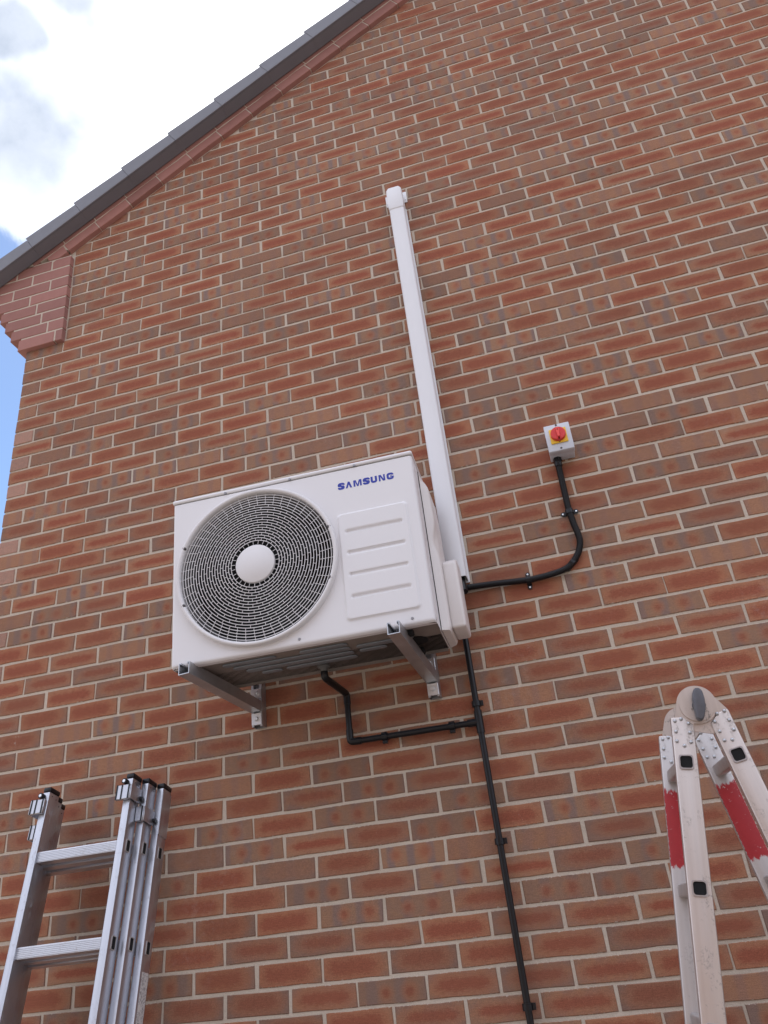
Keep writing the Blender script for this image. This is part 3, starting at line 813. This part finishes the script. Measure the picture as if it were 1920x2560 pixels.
# ------------------------------------------------------------------ wall brackets
def bracket(label, tip, wall, up_top, up_bot, ux):
    """tip / wall: lower centre of the arm at its free end and at the wall end"""
    t = thing('wall_bracket', label, 'bracket', (ux, 0, up_bot), group='steel brackets under the outdoor unit')
    inv = Matrix.Translation((-ux, 0, -up_bot))
    mb = MB()
    tip, wall = Vector(tip), Vector(wall); d = (tip-wall); L = d.length; yv = d.normalized()
    xv = Vector((1, 0, 0)); zv = yv.cross(xv)*-1
    if zv.z < 0: zv = -zv
    xv = (xv-yv*xv.dot(yv)).normalized(); zv = (zv-yv*zv.dot(yv)).normalized()
    B = inv @ Matrix.Translation(wall) @ Matrix((xv, yv, zv)).transposed().to_4x4()
    w_, h_, th = .0205, .041, .0026
    prof = [(-w_, h_), (-w_, 0), (w_, 0), (w_, h_), (w_-.009, h_), (w_-.009, h_-.006), (w_-.009+th, h_-.006), (w_-.009+th, h_-th), (w_-th, h_-th), (w_-th, th), (-w_+th, th), (-w_+th, h_-th), (-w_+.009-th, h_-th), (-w_+.009-th, h_-.006), (-w_+.009, h_-.006), (-w_+.009, h_)]
    mb.prism(prof, 0, L, axis='Y', mat=B); mb.build('arm', M['galv'], t, angle=30)
    mb = MB()
    pr2 = [(-w_, .041), (-w_, 0), (w_, 0), (w_, .041), (w_-.009, .041), (w_-.009, .035), (w_-.009+th, .035), (w_-.009+th, .041-th), (w_-th, .041-th), (w_-th, th), (-w_+th, th), (-w_+th, .041-th), (-w_+.009-th, .041-th), (-w_+.009-th, .035), (-w_+.009, .035), (-w_+.009, .041)]
    B2 = inv @ Matrix.Translation((ux, -.0005, up_bot)) @ Matrix(((1, 0, 0), (0, -1, 0), (0, 0, 1))).to_4x4()
    mb.prism(pr2, 0, up_top-up_bot, axis='Z', mat=B2); mb.build('upright_channel', M['galv'], t, angle=30)
    wz = wall.z
    for z0, z1, zb, m in ((up_bot+.004, wz-.003, None, 'galv_bright'), (wz+.052, wz+.088, None, 'galv_bright')):
        mb = MB(); mb.box((ux-.0195, -.0475, z0), (ux+.0195, -.0418, z1), .001, mat=inv); pl = mb.build('base_plate', M[m], t)
        mb = MB(); zc = (z0+z1)/2
        mb.lathe([(.0105, .0), (.0105, -.002), (.0085, -.0021)], 20, inv @ Matrix.Translation((ux, -.0476, zc)))
        mb.lathe([(.0082, -.0022), (.0082, -.009), (.007, -.010), (0, -.010)], 6, inv @ Matrix.Translation((ux, -.0476, zc)))
        bo = mb.build('bolt', M['galv_bright'], pl, angle=25)
    mb = MB(); mb.box((ux-.0195, -.0475, wz+.0005), (ux+.0195, -.042, wz+.0505), .001, mat=inv); mb.build('base_plate', M['galv'], t)
    return t
bracket('galvanised steel bracket under the fan end of the white unit', (-.0175, -.50, .2795), (.0415, -.0477, .243), .42, .192, .0415)
bracket('galvanised steel bracket under the pipe end of the white unit', (.692, -.50, .2830), (.7105, -.0477, .240), .42, .190, .7105)

# ------------------------------------------------------------------ pipe trunking
def trx(z): return .8455+(2.60-z)*.0056
tr = thing('cable_trunking', 'tall white plastic pipe trunking running up the brick wall', 'trunking', (trx(.61), 0, .61))
inv = Matrix.Translation((-trx(.61), 0, -.61))
Mt = Matrix(((1, 0, -.0056, 0), (0, 1, 0, 0), (0, 0, 1, 0), (0, 0, 0, 1)))
def trunk_matrix(): return inv @ Matrix.Translation((.8455+2.60*.0056, 0, 0)) @ Mt
hw = .0362
prof = [(-hw, -.001), (-hw, -.054), (-hw+.006, -.060), (hw-.006, -.060), (hw, -.054), (hw, -.001), (hw-.002, -.001), (hw-.002, -.0532), (hw-.0068, -.058), (-hw+.0068, -.058), (-hw+.002, -.0532), (-hw+.002, -.001)]
mb = MB(); mb.prism(prof, .612, 2.62, axis='Z', mat=trunk_matrix()); mb.build('cover', M['white_plastic'], tr, angle=50)
mb = MB(); mb.box((-hw-.006, -.006, .605), (hw+.006, -.0012, 2.62), mat=trunk_matrix()); mb.build('backplate', M['white_plastic'], tr)
mb = MB()
mb.tube([(trx(1.5)-.016, -.028, 1.5), (trx(.9)-.016, -.028, .9), (.842, -.03, .60), (.86, -.08, .545)], .015, 12, mat=inv)
mb.tube([(trx(1.5)+.014, -.030, 1.5), (trx(.9)+.014, -.030, .9), (.872, -.03, .61), (.88, -.07, .545)], .012, 12, mat=inv)
mb.build('insulated_pipe', M['black'], tr)
mb = MB()
cw = .0388
cp = [(-cw+.0015, 2.583), (cw-.0015, 2.583), (cw, 2.62), (cw, 2.715), (cw-.012, 2.733), (-cw+.012, 2.733), (-cw, 2.715), (-cw, 2.62)]
cp = [(p[0]+trx(2.66), p[1]) for p in cp]
mb.prism(cp, -.0635, -.001, bev=.006, seg=3, mat=inv); cap_o = mb.build('end_cap', M['white_plastic'], tr, angle=50)
for sx in (-1, 1):
    mb = MB(); xc = trx(2.7)+sx*.043
    mb.prism([(xc-.011, 2.668), (xc+.011, 2.668), (xc+.011, 2.742), (xc-.011, 2.742)], -.0065, -.0012, bev=.0025, seg=2, mat=inv)
    e_ = mb.build('fixing_ear', M['white_plastic'], cap_o, angle=50)
    mb = MB(); mb.lathe([(.003, -.006), (.003, -.0075), (0, -.008)], 10, inv @ Matrix.Translation((xc+sx*.003, 0, 2.683))); mb.build('screw', M['screw'], cap_o)

# ------------------------------------------------------------------ isolator switch
ix0, ix1, iz0, iz1 = 1.2875, 1.3850, 1.0330, 1.1525
iso = thing('isolator_switch', 'grey isolator box with red rotary switch on yellow plate', 'switch', ((ix0+ix1)/2, 0, iz0))
inv = Matrix.Translation((-(ix0+ix1)/2, 0, -iz0))
mb = MB(); mb.box((ix0+.002, -.053, iz0+.002), (ix1-.002, -.001, iz1-.002), .003, mat=inv, seg=2); mb.build('back_box', M['grey_box'], iso, angle=50)
mb = MB(); mb.box((ix0, -.085, iz0), (ix1, -.0535, iz1), .0028, mat=inv, seg=2); lidb = mb.build('box_lid', M['grey_box'], iso, angle=50)
icx, icz = 1.3357, 1.0965
mb = MB(); mb.box((icx-.0325, -.0905, icz-.0325), (icx+.0325, -.0853, icz+.0325), .0016, mat=inv, seg=2); mb.build('yellow_plate', M['yellow'], iso)
mb = MB(); mb.lathe([(.0292, -.0906), (.0285, -.1035), (.0265, -.1055), (0, -.1055)], 40, inv @ Matrix.Translation((icx, 0, icz+.003))); kn = mb.build('rotary_knob', M['red'], iso, angle=40)
mb = MB(); mb.prism([(icx-.0048, icz-.0185), (icx+.0048, icz-.0185), (icx+.0042, icz+.006), (icx+.0075, icz+.0155), (icx+.0045, icz+.0225), (icx-.0045, icz+.0225), (icx-.0075, icz+.0155), (icx-.0042, icz+.006)], -.1165, -.1056, bev=.0015, mat=inv)
hd = mb.build('switch_handle', M['red_light'], kn)
mb = MB(); mb.lathe([(.0022, -.1164), (.0022, -.1170), (0, -.1170)], 10, inv @ Matrix.Translation((icx, 0, icz+.013))); mb.box((icx-.003, -.0912, icz-.0300), (icx+.003, -.0907, icz-.0278), mat=inv); mb.box((icx-.0028, -.1062, icz-.0245), (icx+.0028, -.1057, icz-.0190), mat=inv)
mb.build('switch_mark', M['dark'], kn)
for zz in (1.1468, 1.0418):
    mb = MB(); mb.lathe([(.0042, -.0851), (.0040, -.0862), (.0018, -.0862), (.0016, -.0855), (0, -.0855)], 14, inv @ Matrix.Translation((icx, 0, zz))); mb.build('lid_screw', M['darkscrew'], lidb)

# ------------------------------------------------------------------ flexible conduit
cpts = [(1.3135, 1.0195), (1.3122, .9615), (1.3120, .898), (1.3115, .8406), (1.3126, .8037), (1.3172, .7505), (1.3240, .7053), (1.3238, .6708), (1.3080, .6300), (1.2770, .5945), (1.2462, .5775), (1.1965, .5686), (1.151, .5651), (1.1109, .5641), (1.0818, .5662), (.98, .575), (.90, .580), (.868, .583)]
fc = thing('flexible_conduit', 'black corrugated cable conduit curving down from the isolator box', 'conduit', (1.3135, 0, .58))
inv = Matrix.Translation((-1.3135, 0, -.58))
sp = smooth_path([(p[0], -.0165, p[1]) for p in cpts], .0011)
rad = [.0123 if (i // 2) % 2 else .0106 for i in range(len(sp))]
mb = MB(); mb.tube(sp, rad, 12, mat=inv); mb.build('corrugated_tube', M['conduit'], fc, angle=75)
mb = MB(); mb.tube([(1.3135, -.024, iz0+.004), (1.3135, -.022, 1.022)], .0165, 6, mat=inv); mb.tube([(1.3135, -.021, 1.0215), (1.3135, -.018, 1.004)], .0145, 16, mat=inv); mb.build('cable_gland', M['black'], fc, angle=40)
def saddle(label, p, ang):
    """saddle clip across a tube whose direction in the wall makes ang with the vertical"""
    t = thing('conduit_clip', label, 'clip', (p[0], 0, p[1]), group='saddle clips on the corrugated conduit')
    t.rotation_euler = (0, ang, 0)
    mb = MB(); n = 12; o_ = []; i_ = []
    prof = [(-.0265, -.001), (-.0265, -.0045)]+[(-.0148, -.0045)]+[(.0148*-math.cos(math.pi*k/n), -.0165-.0130*math.sin(math.pi*k/n)) for k in range(n+1)]+[(.0148, -.0045), (.0265, -.0045), (.0265, -.001)]
    mb.prism(prof, -.0085, .0085, axis='Z', bev=0); mb.build('strap', M['black'], t, angle=45)
    for sx in (-1, 1):
        mb = MB(); mb.lathe([(.0080, -.001), (.0080, -.0050), (0, -.0050)], 16, Matrix.Translation((sx*.0255, 0, 0))); ear = mb.build('lug', M['black'], t)
        mb = MB(); mb.lathe([(.0038, -.0045), (.0036, -.0066), (0, -.0074)], 12, Matrix.Translation((sx*.0255, 0, 0))); mb.build('screw', M['galv_bright'], ear)
saddle('black saddle clip on the vertical run of conduit below the isolator', (1.3124, .8030), -.06)
saddle('black saddle clip on the bend of the corrugated conduit', (1.2795, .5965), -.72)
saddle('black saddle clip on the level run of conduit near the trunking', (1.1125, .5645), math.pi/2)

# ------------------------------------------------------------------ overflow pipe with drain branch
def vx(z): return .8490+(.44-z)*.0125
PY = -.030; PR = .0108
dp = thing('drain_pipe', 'thin black plastic drainpipe with side branch below the unit', 'drainpipe', (vx(GZ), 0, GZ))
inv = Matrix.Translation((-vx(GZ), 0, -GZ))
TZ_ = .0815
mb = MB(); mb.tube([(vx(.56), PY, .56), (vx(TZ_+.03), PY, TZ_+.03)], PR, 16, mat=inv); mb.tube([(vx(TZ_-.03), PY, TZ_-.03), (vx(GZ), PY, GZ+.002)], PR, 16, mat=inv)
mb.build('vertical_pipe', M['black'], dp, angle=50)
mb = MB(); mb.tube([(vx(TZ_+.038), PY, TZ_+.038), (vx(TZ_-.038), PY, TZ_-.038)], .0138, 18, mat=inv); mb.tube([(vx(TZ_)-.005, PY, TZ_), (vx(TZ_)-.040, PY, TZ_)], .0135, 18, mat=inv)
mb.build('tee', M['black'], dp, angle=40)
mb = MB(); mb.tube([(vx(TZ_)-.038, PY, TZ_), (.42, PY, .0840)], PR, 16, mat=inv); mb.build('level_pipe', M['black'], dp, angle=50)
mb = MB(); mb.tube(corner_path([(.430, PY, .0840), (.3885, PY, .0845), (.3885, PY, .128)], .012), .0130, 16, mat=inv); mb.build('elbow', M['black'], dp, angle=50)
mb = MB(); mb.tube([(.3885, PY, .12), (.3885, PY, .235)], PR, 16, mat=inv); mb.build('short_pipe', M['black'], dp, angle=50)
sx_ = AC0+exv*.452+eyv*.255
mb = MB(); mb.tube(corner_path([(.3885, PY, .218), (.3885, PY, .258), (sx_.x, sx_.y, sx_.z-.040), (sx_.x, sx_.y, sx_.z-.018)], .014), .0128, 16, mat=inv); mb.build('elbow', M['black'], dp, angle=50)
def pipe_clip(label, p, vertical):
    t = thing('pipe_clip', label, 'clip', (p[0], 0, p[1]), group='clips holding the thin black drainpipe')
    if not vertical: t.rotation_euler = (0, math.pi/2, 0)
    mb = MB(); n = 14
    out_ = [(.0148*math.cos(math.radians(-60-(300-0)*k/n+0)), PY+.0148*math.sin(math.radians(-60-300*k/n))) for k in range(n+1)]
    mb.lathe([(.0112, 0)], 4) if False else None
    pr = [(.0162*math.cos(2*math.pi*k/18), PY+.0162*math.sin(2*math.pi*k/18)) for k in range(18)]
    mb.prism(pr, -.0095, .0095, axis='Z'); mb.build('ring', M['black'], t, angle=40)
    mb = MB(); mb.box((-.007, -.0165, -.0085), (.007, -.001, .0085)); mb.box((.0145, PY-.007, -.009), (.0245, PY+.005, .009), .001); mb.build('lug', M['black'], t)
pipe_clip('black pipe clip on the drainpipe just above its side branch', (vx(.1434), .1434), True)
pipe_clip('black pipe clip halfway down the lower drainpipe', (vx(-.3028), -.3028), True)
pipe_clip('lowest black clip on the thin drainpipe', (vx(-.7565), -.7565), True)
pipe_clip('black clip on the level drain branch nearer its elbow', (.5157, .0836), False)
pipe_clip('black clip on the level drain branch nearer the drainpipe', (.7574, .0826), False)

# ------------------------------------------------------------------ triple extension ladder
eu = Vector((-.005, .205, .978)).normalized(); ex_ = (Vector((1, 0, 0))-eu*eu.x).normalized(); en = eu.cross(ex_)
LB = Matrix((ex_, en, eu)).transposed()
LO = Vector((-.7103, -.2100, .0586))
LEN = (LO.z-GZ-.012)/eu.z
lad = thing('extension_ladder', 'silver aluminium triple extension ladder leaning on the wall', 'ladder', LO - eu*LEN, basis=LB)
Lm = Matrix.Translation((0, 0, LEN))          # z = 0 at the visible top
SD, PITCH, STEP = .0575, .0590, .0272
RU = [-.2400-.2915*k for k in range(7)]
def ladder_section(k):
    y0 = PITCH*k; xl0 = -STEP*k; xr0 = .3290+STEP*k; sw = .0268; top = .0-.0015*k
    for side, xa in (('l', xl0), ('r', xr0)):
        mb = MB(); z0, z1 = -LEN+.004, top-.018
        mb.box((xa, y0, z0), (xa+sw, y0+SD, z1), .0026, mat=Lm, seg=2)
        st = mb.build('stile', M['alu'], lad, angle=50)
        mb = MB(); mb.box((xa-.0012, y0-.0012, z1+.0003), (xa+sw+.0012, y0+SD+.0012, top), .004, mat=Lm, seg=2); mb.build('end_cap', M['black'], st, angle=50)
        mb = MB()
        for dz, dy in ((-.030, .018), (-.034, .042)):
            mb.lathe([(.0022, 0), (.0018, .0011), (0, .0013)], 8, Lm @ Matrix.Translation((xa+sw, y0+dy, top+dz)) @ Matrix.Rotation(math.radians(-90), 4, 'Z'))
        mb.build('rivet', M['darkscrew'], st)
        if side == 'r':
            for zr in RU:
                zr += .004*(k == 1)
                mb = MB(); ro, ri = (.0165, .0120), (.0135, .0090)
                def rr_(hy, hz, r=.004): return [(y0+.029+sx*(hy-r)+r*math.cos(a)*1, zr+sz*(hz-r)+r*math.sin(a)) for sx, sz, a0 in ((1, 1, 0), (-1, 1, 90), (-1, -1, 180), (1, -1, 270)) for a in [math.radians(a0+q*30) for q in range(4)]]
                O_ = rr_(.0125, .0205); I_ = rr_(.0100, .0178); n = len(O_)
                vo = [mb.b.verts.new((xa+sw-.0005, p[0], p[1])) for p in O_]; v2 = [mb.b.verts.new((xa+sw+.0022, p[0], p[1])) for p in O_]
                vi = [mb.b.verts.new((xa+sw+.0022, p[0], p[1])) for p in I_]; v3 = [mb.b.verts.new((xa+sw-.0002, p[0], p[1])) for p in I_]
                for A, B in ((vo, v2), (v2, vi), (vi, v3)):
                    for q in range(n): mb.b.faces.new((A[q], A[(q+1) % n], B[(q+1) % n], B[q]))
                bmesh.ops.transform(mb.b, matrix=Lm, verts=mb.b.verts)
                rs = mb.build('rung_socket', M['rungend'], st, angle=40)
                mb = MB(); mb.prism([(p[0], p[1]) for p in I_], xa+sw+.0002, xa+sw+.0008, axis='X', mat=Lm); mb.build('rung_hollow', M['dark'], st)
    for zr in RU:
        mb = MB(); x0, x1 = xl0+.0270, xr0-.0002
        y = y0+.008
        pts = [(y+.002, zr-.0170), (y+.036, zr-.0170), (y+.040, zr-.010), (y+.040, zr+.010), (y+.036, zr+.0170), (y+.002, zr+.0170)]
        for q in range(6): pts += [(y+.0018, zr+.0150-q*.0052), (y, zr+.0140-q*.0052), (y, zr+.0118-q*.0052), (y+.0018, zr+.0108-q*.0052)]
        mb.prism(pts, x0, x1, axis='X', mat=Lm); mb.build('rung', M['alu_rung'], lad, angle=20)
for k in range(3): ladder_section(k)
def guide(xa, ya, zt, side):
    """channel that hooks a sliding section to the one behind"""
    mb = MB(); h = .050; s_ = 1 if side > 0 else -1
    x0, x1 = (xa-.024, xa+.030) if side > 0 else (xa-.030, xa+.022)
    mb.box((min(x0, x1), ya-.014, zt-h), (max(x0, x1), ya-.0012, zt), .002, mat=Lm)
    xo = max(x0, x1) if side > 0 else min(x0, x1)
    mb.box((min(xo, xo-s_*.004)+s_*.0042, ya-.013, zt-h+.0005), (max(xo, xo-s_*.004)+s_*.0042, ya+.056, zt-.0005), .0014, mat=Lm)
    gd = mb.build('guide_bracket', M['alu'], lad, angle=40)
    mb = MB()
    for f in (.02, .40, .93):
        xx = min(x0, x1)+f*(abs(x1-x0)-.005); mb.box((xx, ya-.0152, zt-h-.0006), (xx+.0052, ya-.0142, zt+.0006), mat=Lm)
    mb.build('bracket_liner', M['black'], gd)
    mb = MB(); mb.tube([(xo+s_*.001, ya+.050, zt-.032), (xo+s_*.014, ya+.052, zt-.033)], .0075, 14, mat=Lm); mb.build('guide_wheel', M['black'], gd)
guide(.3290, 0, -.044, 1); guide(.3562, PITCH, -.105, 1)
guide(.0, 0, -.046, -1); guide(-.0272, PITCH, -.112, -1)
for xx, zz in ((.329, -.031), (.0, -.034)):
    mb = MB(); mb.tube([(xx+.004, -.001, zz), (xx+.002, -.016, zz)], .0095, 16, mat=Lm); rl = mb.build('roller', M['black'], lad, angle=40)
    mb = MB(); mb.tube([(xx+.002, -.0161, zz), (xx+.002, -.0172, zz)], .0050, 14, mat=Lm); mb.build('axle', M['galv_bright'], rl)
mb = MB(); xx = .3290+STEP*2+.0268
mb.box((xx-.001, PITCH*2-.002, -.185), (xx+.0022, PITCH*2+SD+.001, -.032), .001, mat=Lm); mb.build('end_sleeve', M['alu'], lad)
mb = MB(); mb.box((xx+.0003, PITCH*2+.012, -.86), (xx+.0009, PITCH*2+SD-.006, -.60), mat=Lm); mb.build('safety_label', M['sticker'], lad)

# ------------------------------------------------------------------ folding hinge ladder
HX, HY, HZ = 1.4770, -.650, -.1010
FO = Vector((HX, HY, GZ))
fl = thing('folding_ladder', 'worn aluminium hinged stepladder with red paint patches beside the wall', 'ladder', FO)
ZH = HZ-GZ                              # hinge height in ladder space
HALF = math.radians(9.3); FWID, FDEP = .0535, .026
FY, FDX = .230, -.020                   # far frame sits this far back
def face_matrix(side, far):
    """stile space: x across, z up, hinge pin at the origin"""
    return Matrix.Translation((FDX*(1 if far else 0), FY*(1 if far else 0), ZH)) @ Matrix.Rotation(-side*HALF, 4, 'Y')
LS = (ZH-.004)/math.cos(HALF)
FR_Z = [-.140-.2795*k for k in range(7)]
rivet_src = None
for far in (0, 1):
    for side in (-1, 1):
        Mx = face_matrix(side, far)
        y0 = .0 if not far else .0
        xc = side*.0385                 # stile centre line, beside the pin
        hwid = FWID/2
        top = [(-.0665, -.0215), (-.0400, -.0235), (-.0135, -.0475)] if side < 0 else [(.0215, -.0480), (.0440, -.0265), (.0730, -.0200)]
        Rm = Matrix.Rotation(side*HALF, 3, 'Y')
        tl = [Rm @ Vector((p[0], 0, p[1])) for p in top]
        tl = [(p.x-xc, p.z) for p in tl]
        tl[0] = (-hwid, tl[0][1]); tl[2] = (hwid, tl[2][1])
        mb = MB()
        pl = [(-hwid, -LS+.012), (hwid, -LS+.012)] + tl[::-1]
        mb.prism(pl, y0, y0+FDEP, bev=.0042, seg=3)
        st = mb.build('stile', M['alu_paint' if far else 'alu_worn'], fl, angle=45)
        st.matrix_local = Mx @ Matrix.Translation((xc, 0, 0))
        if far: st['label'] = 'stile with a flaking patch of red paint'
        # small rivets
        rv = [(-.017, -.041), (-.002, -.036), (.015, -.047), (-.017, -.067), (.016, -.069), (-.017, -.090), (.016, -.092), (.000, -.101)]
        if side > 0: rv = [(-.017, -.052), (-.003, -.036), (.016, -.035), (-.016, -.077), (.017, -.059), (-.015, -.100), (.017, -.083), (.003, -.104)]
        for rx_, rz_ in rv:
            if rivet_src is None:
                mb = MB(); mb.lathe([(.0046, .0002), (.0044, -.0014), (.0033, -.0032), (.0016, -.0041), (0, -.0043)], 12); rivet_src = mb.build('rivet', M['galv'], st, angle=60); rivet_src.location = (rx_, 0, rz_)
            else: share(rivet_src, 'rivet', st, (rx_, 0, rz_))
        # rung sockets (near side) and the rungs that run back to the far stile
        for zr in FR_Z:
            if not far:
                def rsq(h, r=.006): return [(sx*(h-r)+r*math.cos(a), zr+sz*(h-r)+r*math.sin(a)) for sx, sz, a0 in ((1, 1, 0), (-1, 1, 90), (-1, -1, 180), (1, -1, 270)) for a in [math.radians(a0+q*30) for q in range(4)]]
                mb = MB(); O_, I_ = rsq(.0172), rsq(.0140); n = 16
                R0 = [mb.b.verts.new((p[0], .0005, p[1])) for p in O_]; R1 = [mb.b.verts.new((p[0]*.98, -.0040, zr+(p[1]-zr)*.98)) for p in O_]; R2 = [mb.b.verts.new((p[0], -.0040, p[1])) for p in I_]; R3 = [mb.b.verts.new((p[0], -.0006, p[1])) for p in I_]
                for A, B in ((R0, R1), (R1, R2), (R2, R3)):
                    for q in range(n): mb.b.faces.new((A[q], A[(q+1) % n], B[(q+1) % n], B[q]))
                mb.build('rung_socket', M['alu'], st, angle=60)
                mb = MB(); mb.prism(I_, -.0012, -.0005); mb.build('rung_hollow', M['dark'], st)
    # hinge plates
for far in (0, 1):
    Mf = Matrix.Translation((FDX*far, FY*far, ZH))
    def disc(r, a0, a1, n=28): return [(r*math.cos(a0+(a1-a0)*k/n), r*math.sin(a0+(a1-a0)*k/n)) for k in range(n+1)]
    # plate of the left half, in front
    R_ = .0475
    mb = MB(); lower = [(-.064, -.052), (-.012, -.060)]
    pl = disc(R_, math.radians(-115), math.radians(160))+[(-.0630, -.030), (-.060, -.060), (-.022, -.060)]
    mb.prism(pl, -.0030, .0012, bev=.0012, mat=Mf) if not far else mb.prism(pl, -.0030, .0012, mat=Mf)
    # keep the plate just behind the stile face so that the stile reads in front of it
    hp = mb.build('hinge_plate', M['hinge'], fl, angle=40); hp.location = (0, .0038, 0)
    mb = MB(); pl = disc(R_*.98, math.radians(35), math.radians(200))+[(-.030, -.060), (.020, -.075), (.060, -.060), (.069, -.022)]
    mb.prism(pl, .0050, .0100, mat=Mf); mb.build('hinge_plate', M['hinge'], fl, angle=40)
    mb = MB(); mb.prism(disc(.0455, 0, 2*math.pi-.2), .0135, .0225, mat=Mf); mb.build('hinge_core', M['rungend'], fl, angle=40)
    if not far:
        mb = MB(); mb.prism(disc(.0415, 0, 2*math.pi-.15, 40), -.0022, .0004, bev=.0008, mat=Mf); mb.build('hinge_disc', M['hinge'], fl, angle=40)
        mb = MB()
        kp = [(-.004, .042), (.004, .042), (.0095, .034), (.0125, .012), (.0115, -.012), (.0075, -.036), (.0, -.042), (-.0075, -.036), (-.0095, -.010), (-.0115, .012), (-.0090, .034)]
        kp = [(p[0]*1.22+.003, p[1]*.96-.004) for p in kp]
        mb.prism(kp, -.030, -.0010, bev=.0052, seg=3, mat=Mf @ Matrix.Rotation(math.radians(9), 4, 'Y'))
        kb = mb.build('lock_lever', M['knob'], fl, angle=60)
        mb = MB(); mb.lathe([(.0165, -.0009), (.0160, -.010), (.0, -.0105)], 24, Mf @ Matrix.Translation((.004, 0, -.004))); mb.build('lever_boss', M['knob'], kb)
    else:
        mb = MB(); mb.lathe([(.017, .0226), (.017, .050), (0, .050)], 20, Mf); mb.build('lever_boss', M['knob'], fl)
# rungs between the frames
for side in (-1, 1):
    for zr in FR_Z:
        a = face_matrix(side, 0) @ Vector((side*.0385, FDEP, zr)); b = face_matrix(side, 1) @ Vector((side*.0385, 0.0, zr))
        d = (b-a); yv = d.normalized(); zv = (Matrix.Rotation(-side*HALF, 3, 'Y') @ Vector((0, 0, 1))); zv = (zv-yv*zv.dot(yv)).normalized(); xv = yv.cross(zv)
        B = Matrix.Translation(a) @ Matrix((xv, yv, zv)).transposed().to_4x4()
        mb = MB(); h = .0150
        mb.box((-h, .0003, -h), (h, d.length-.0003, h), .004, mat=B, seg=2); mb.build('rung', M['rungend'], fl, angle=50)
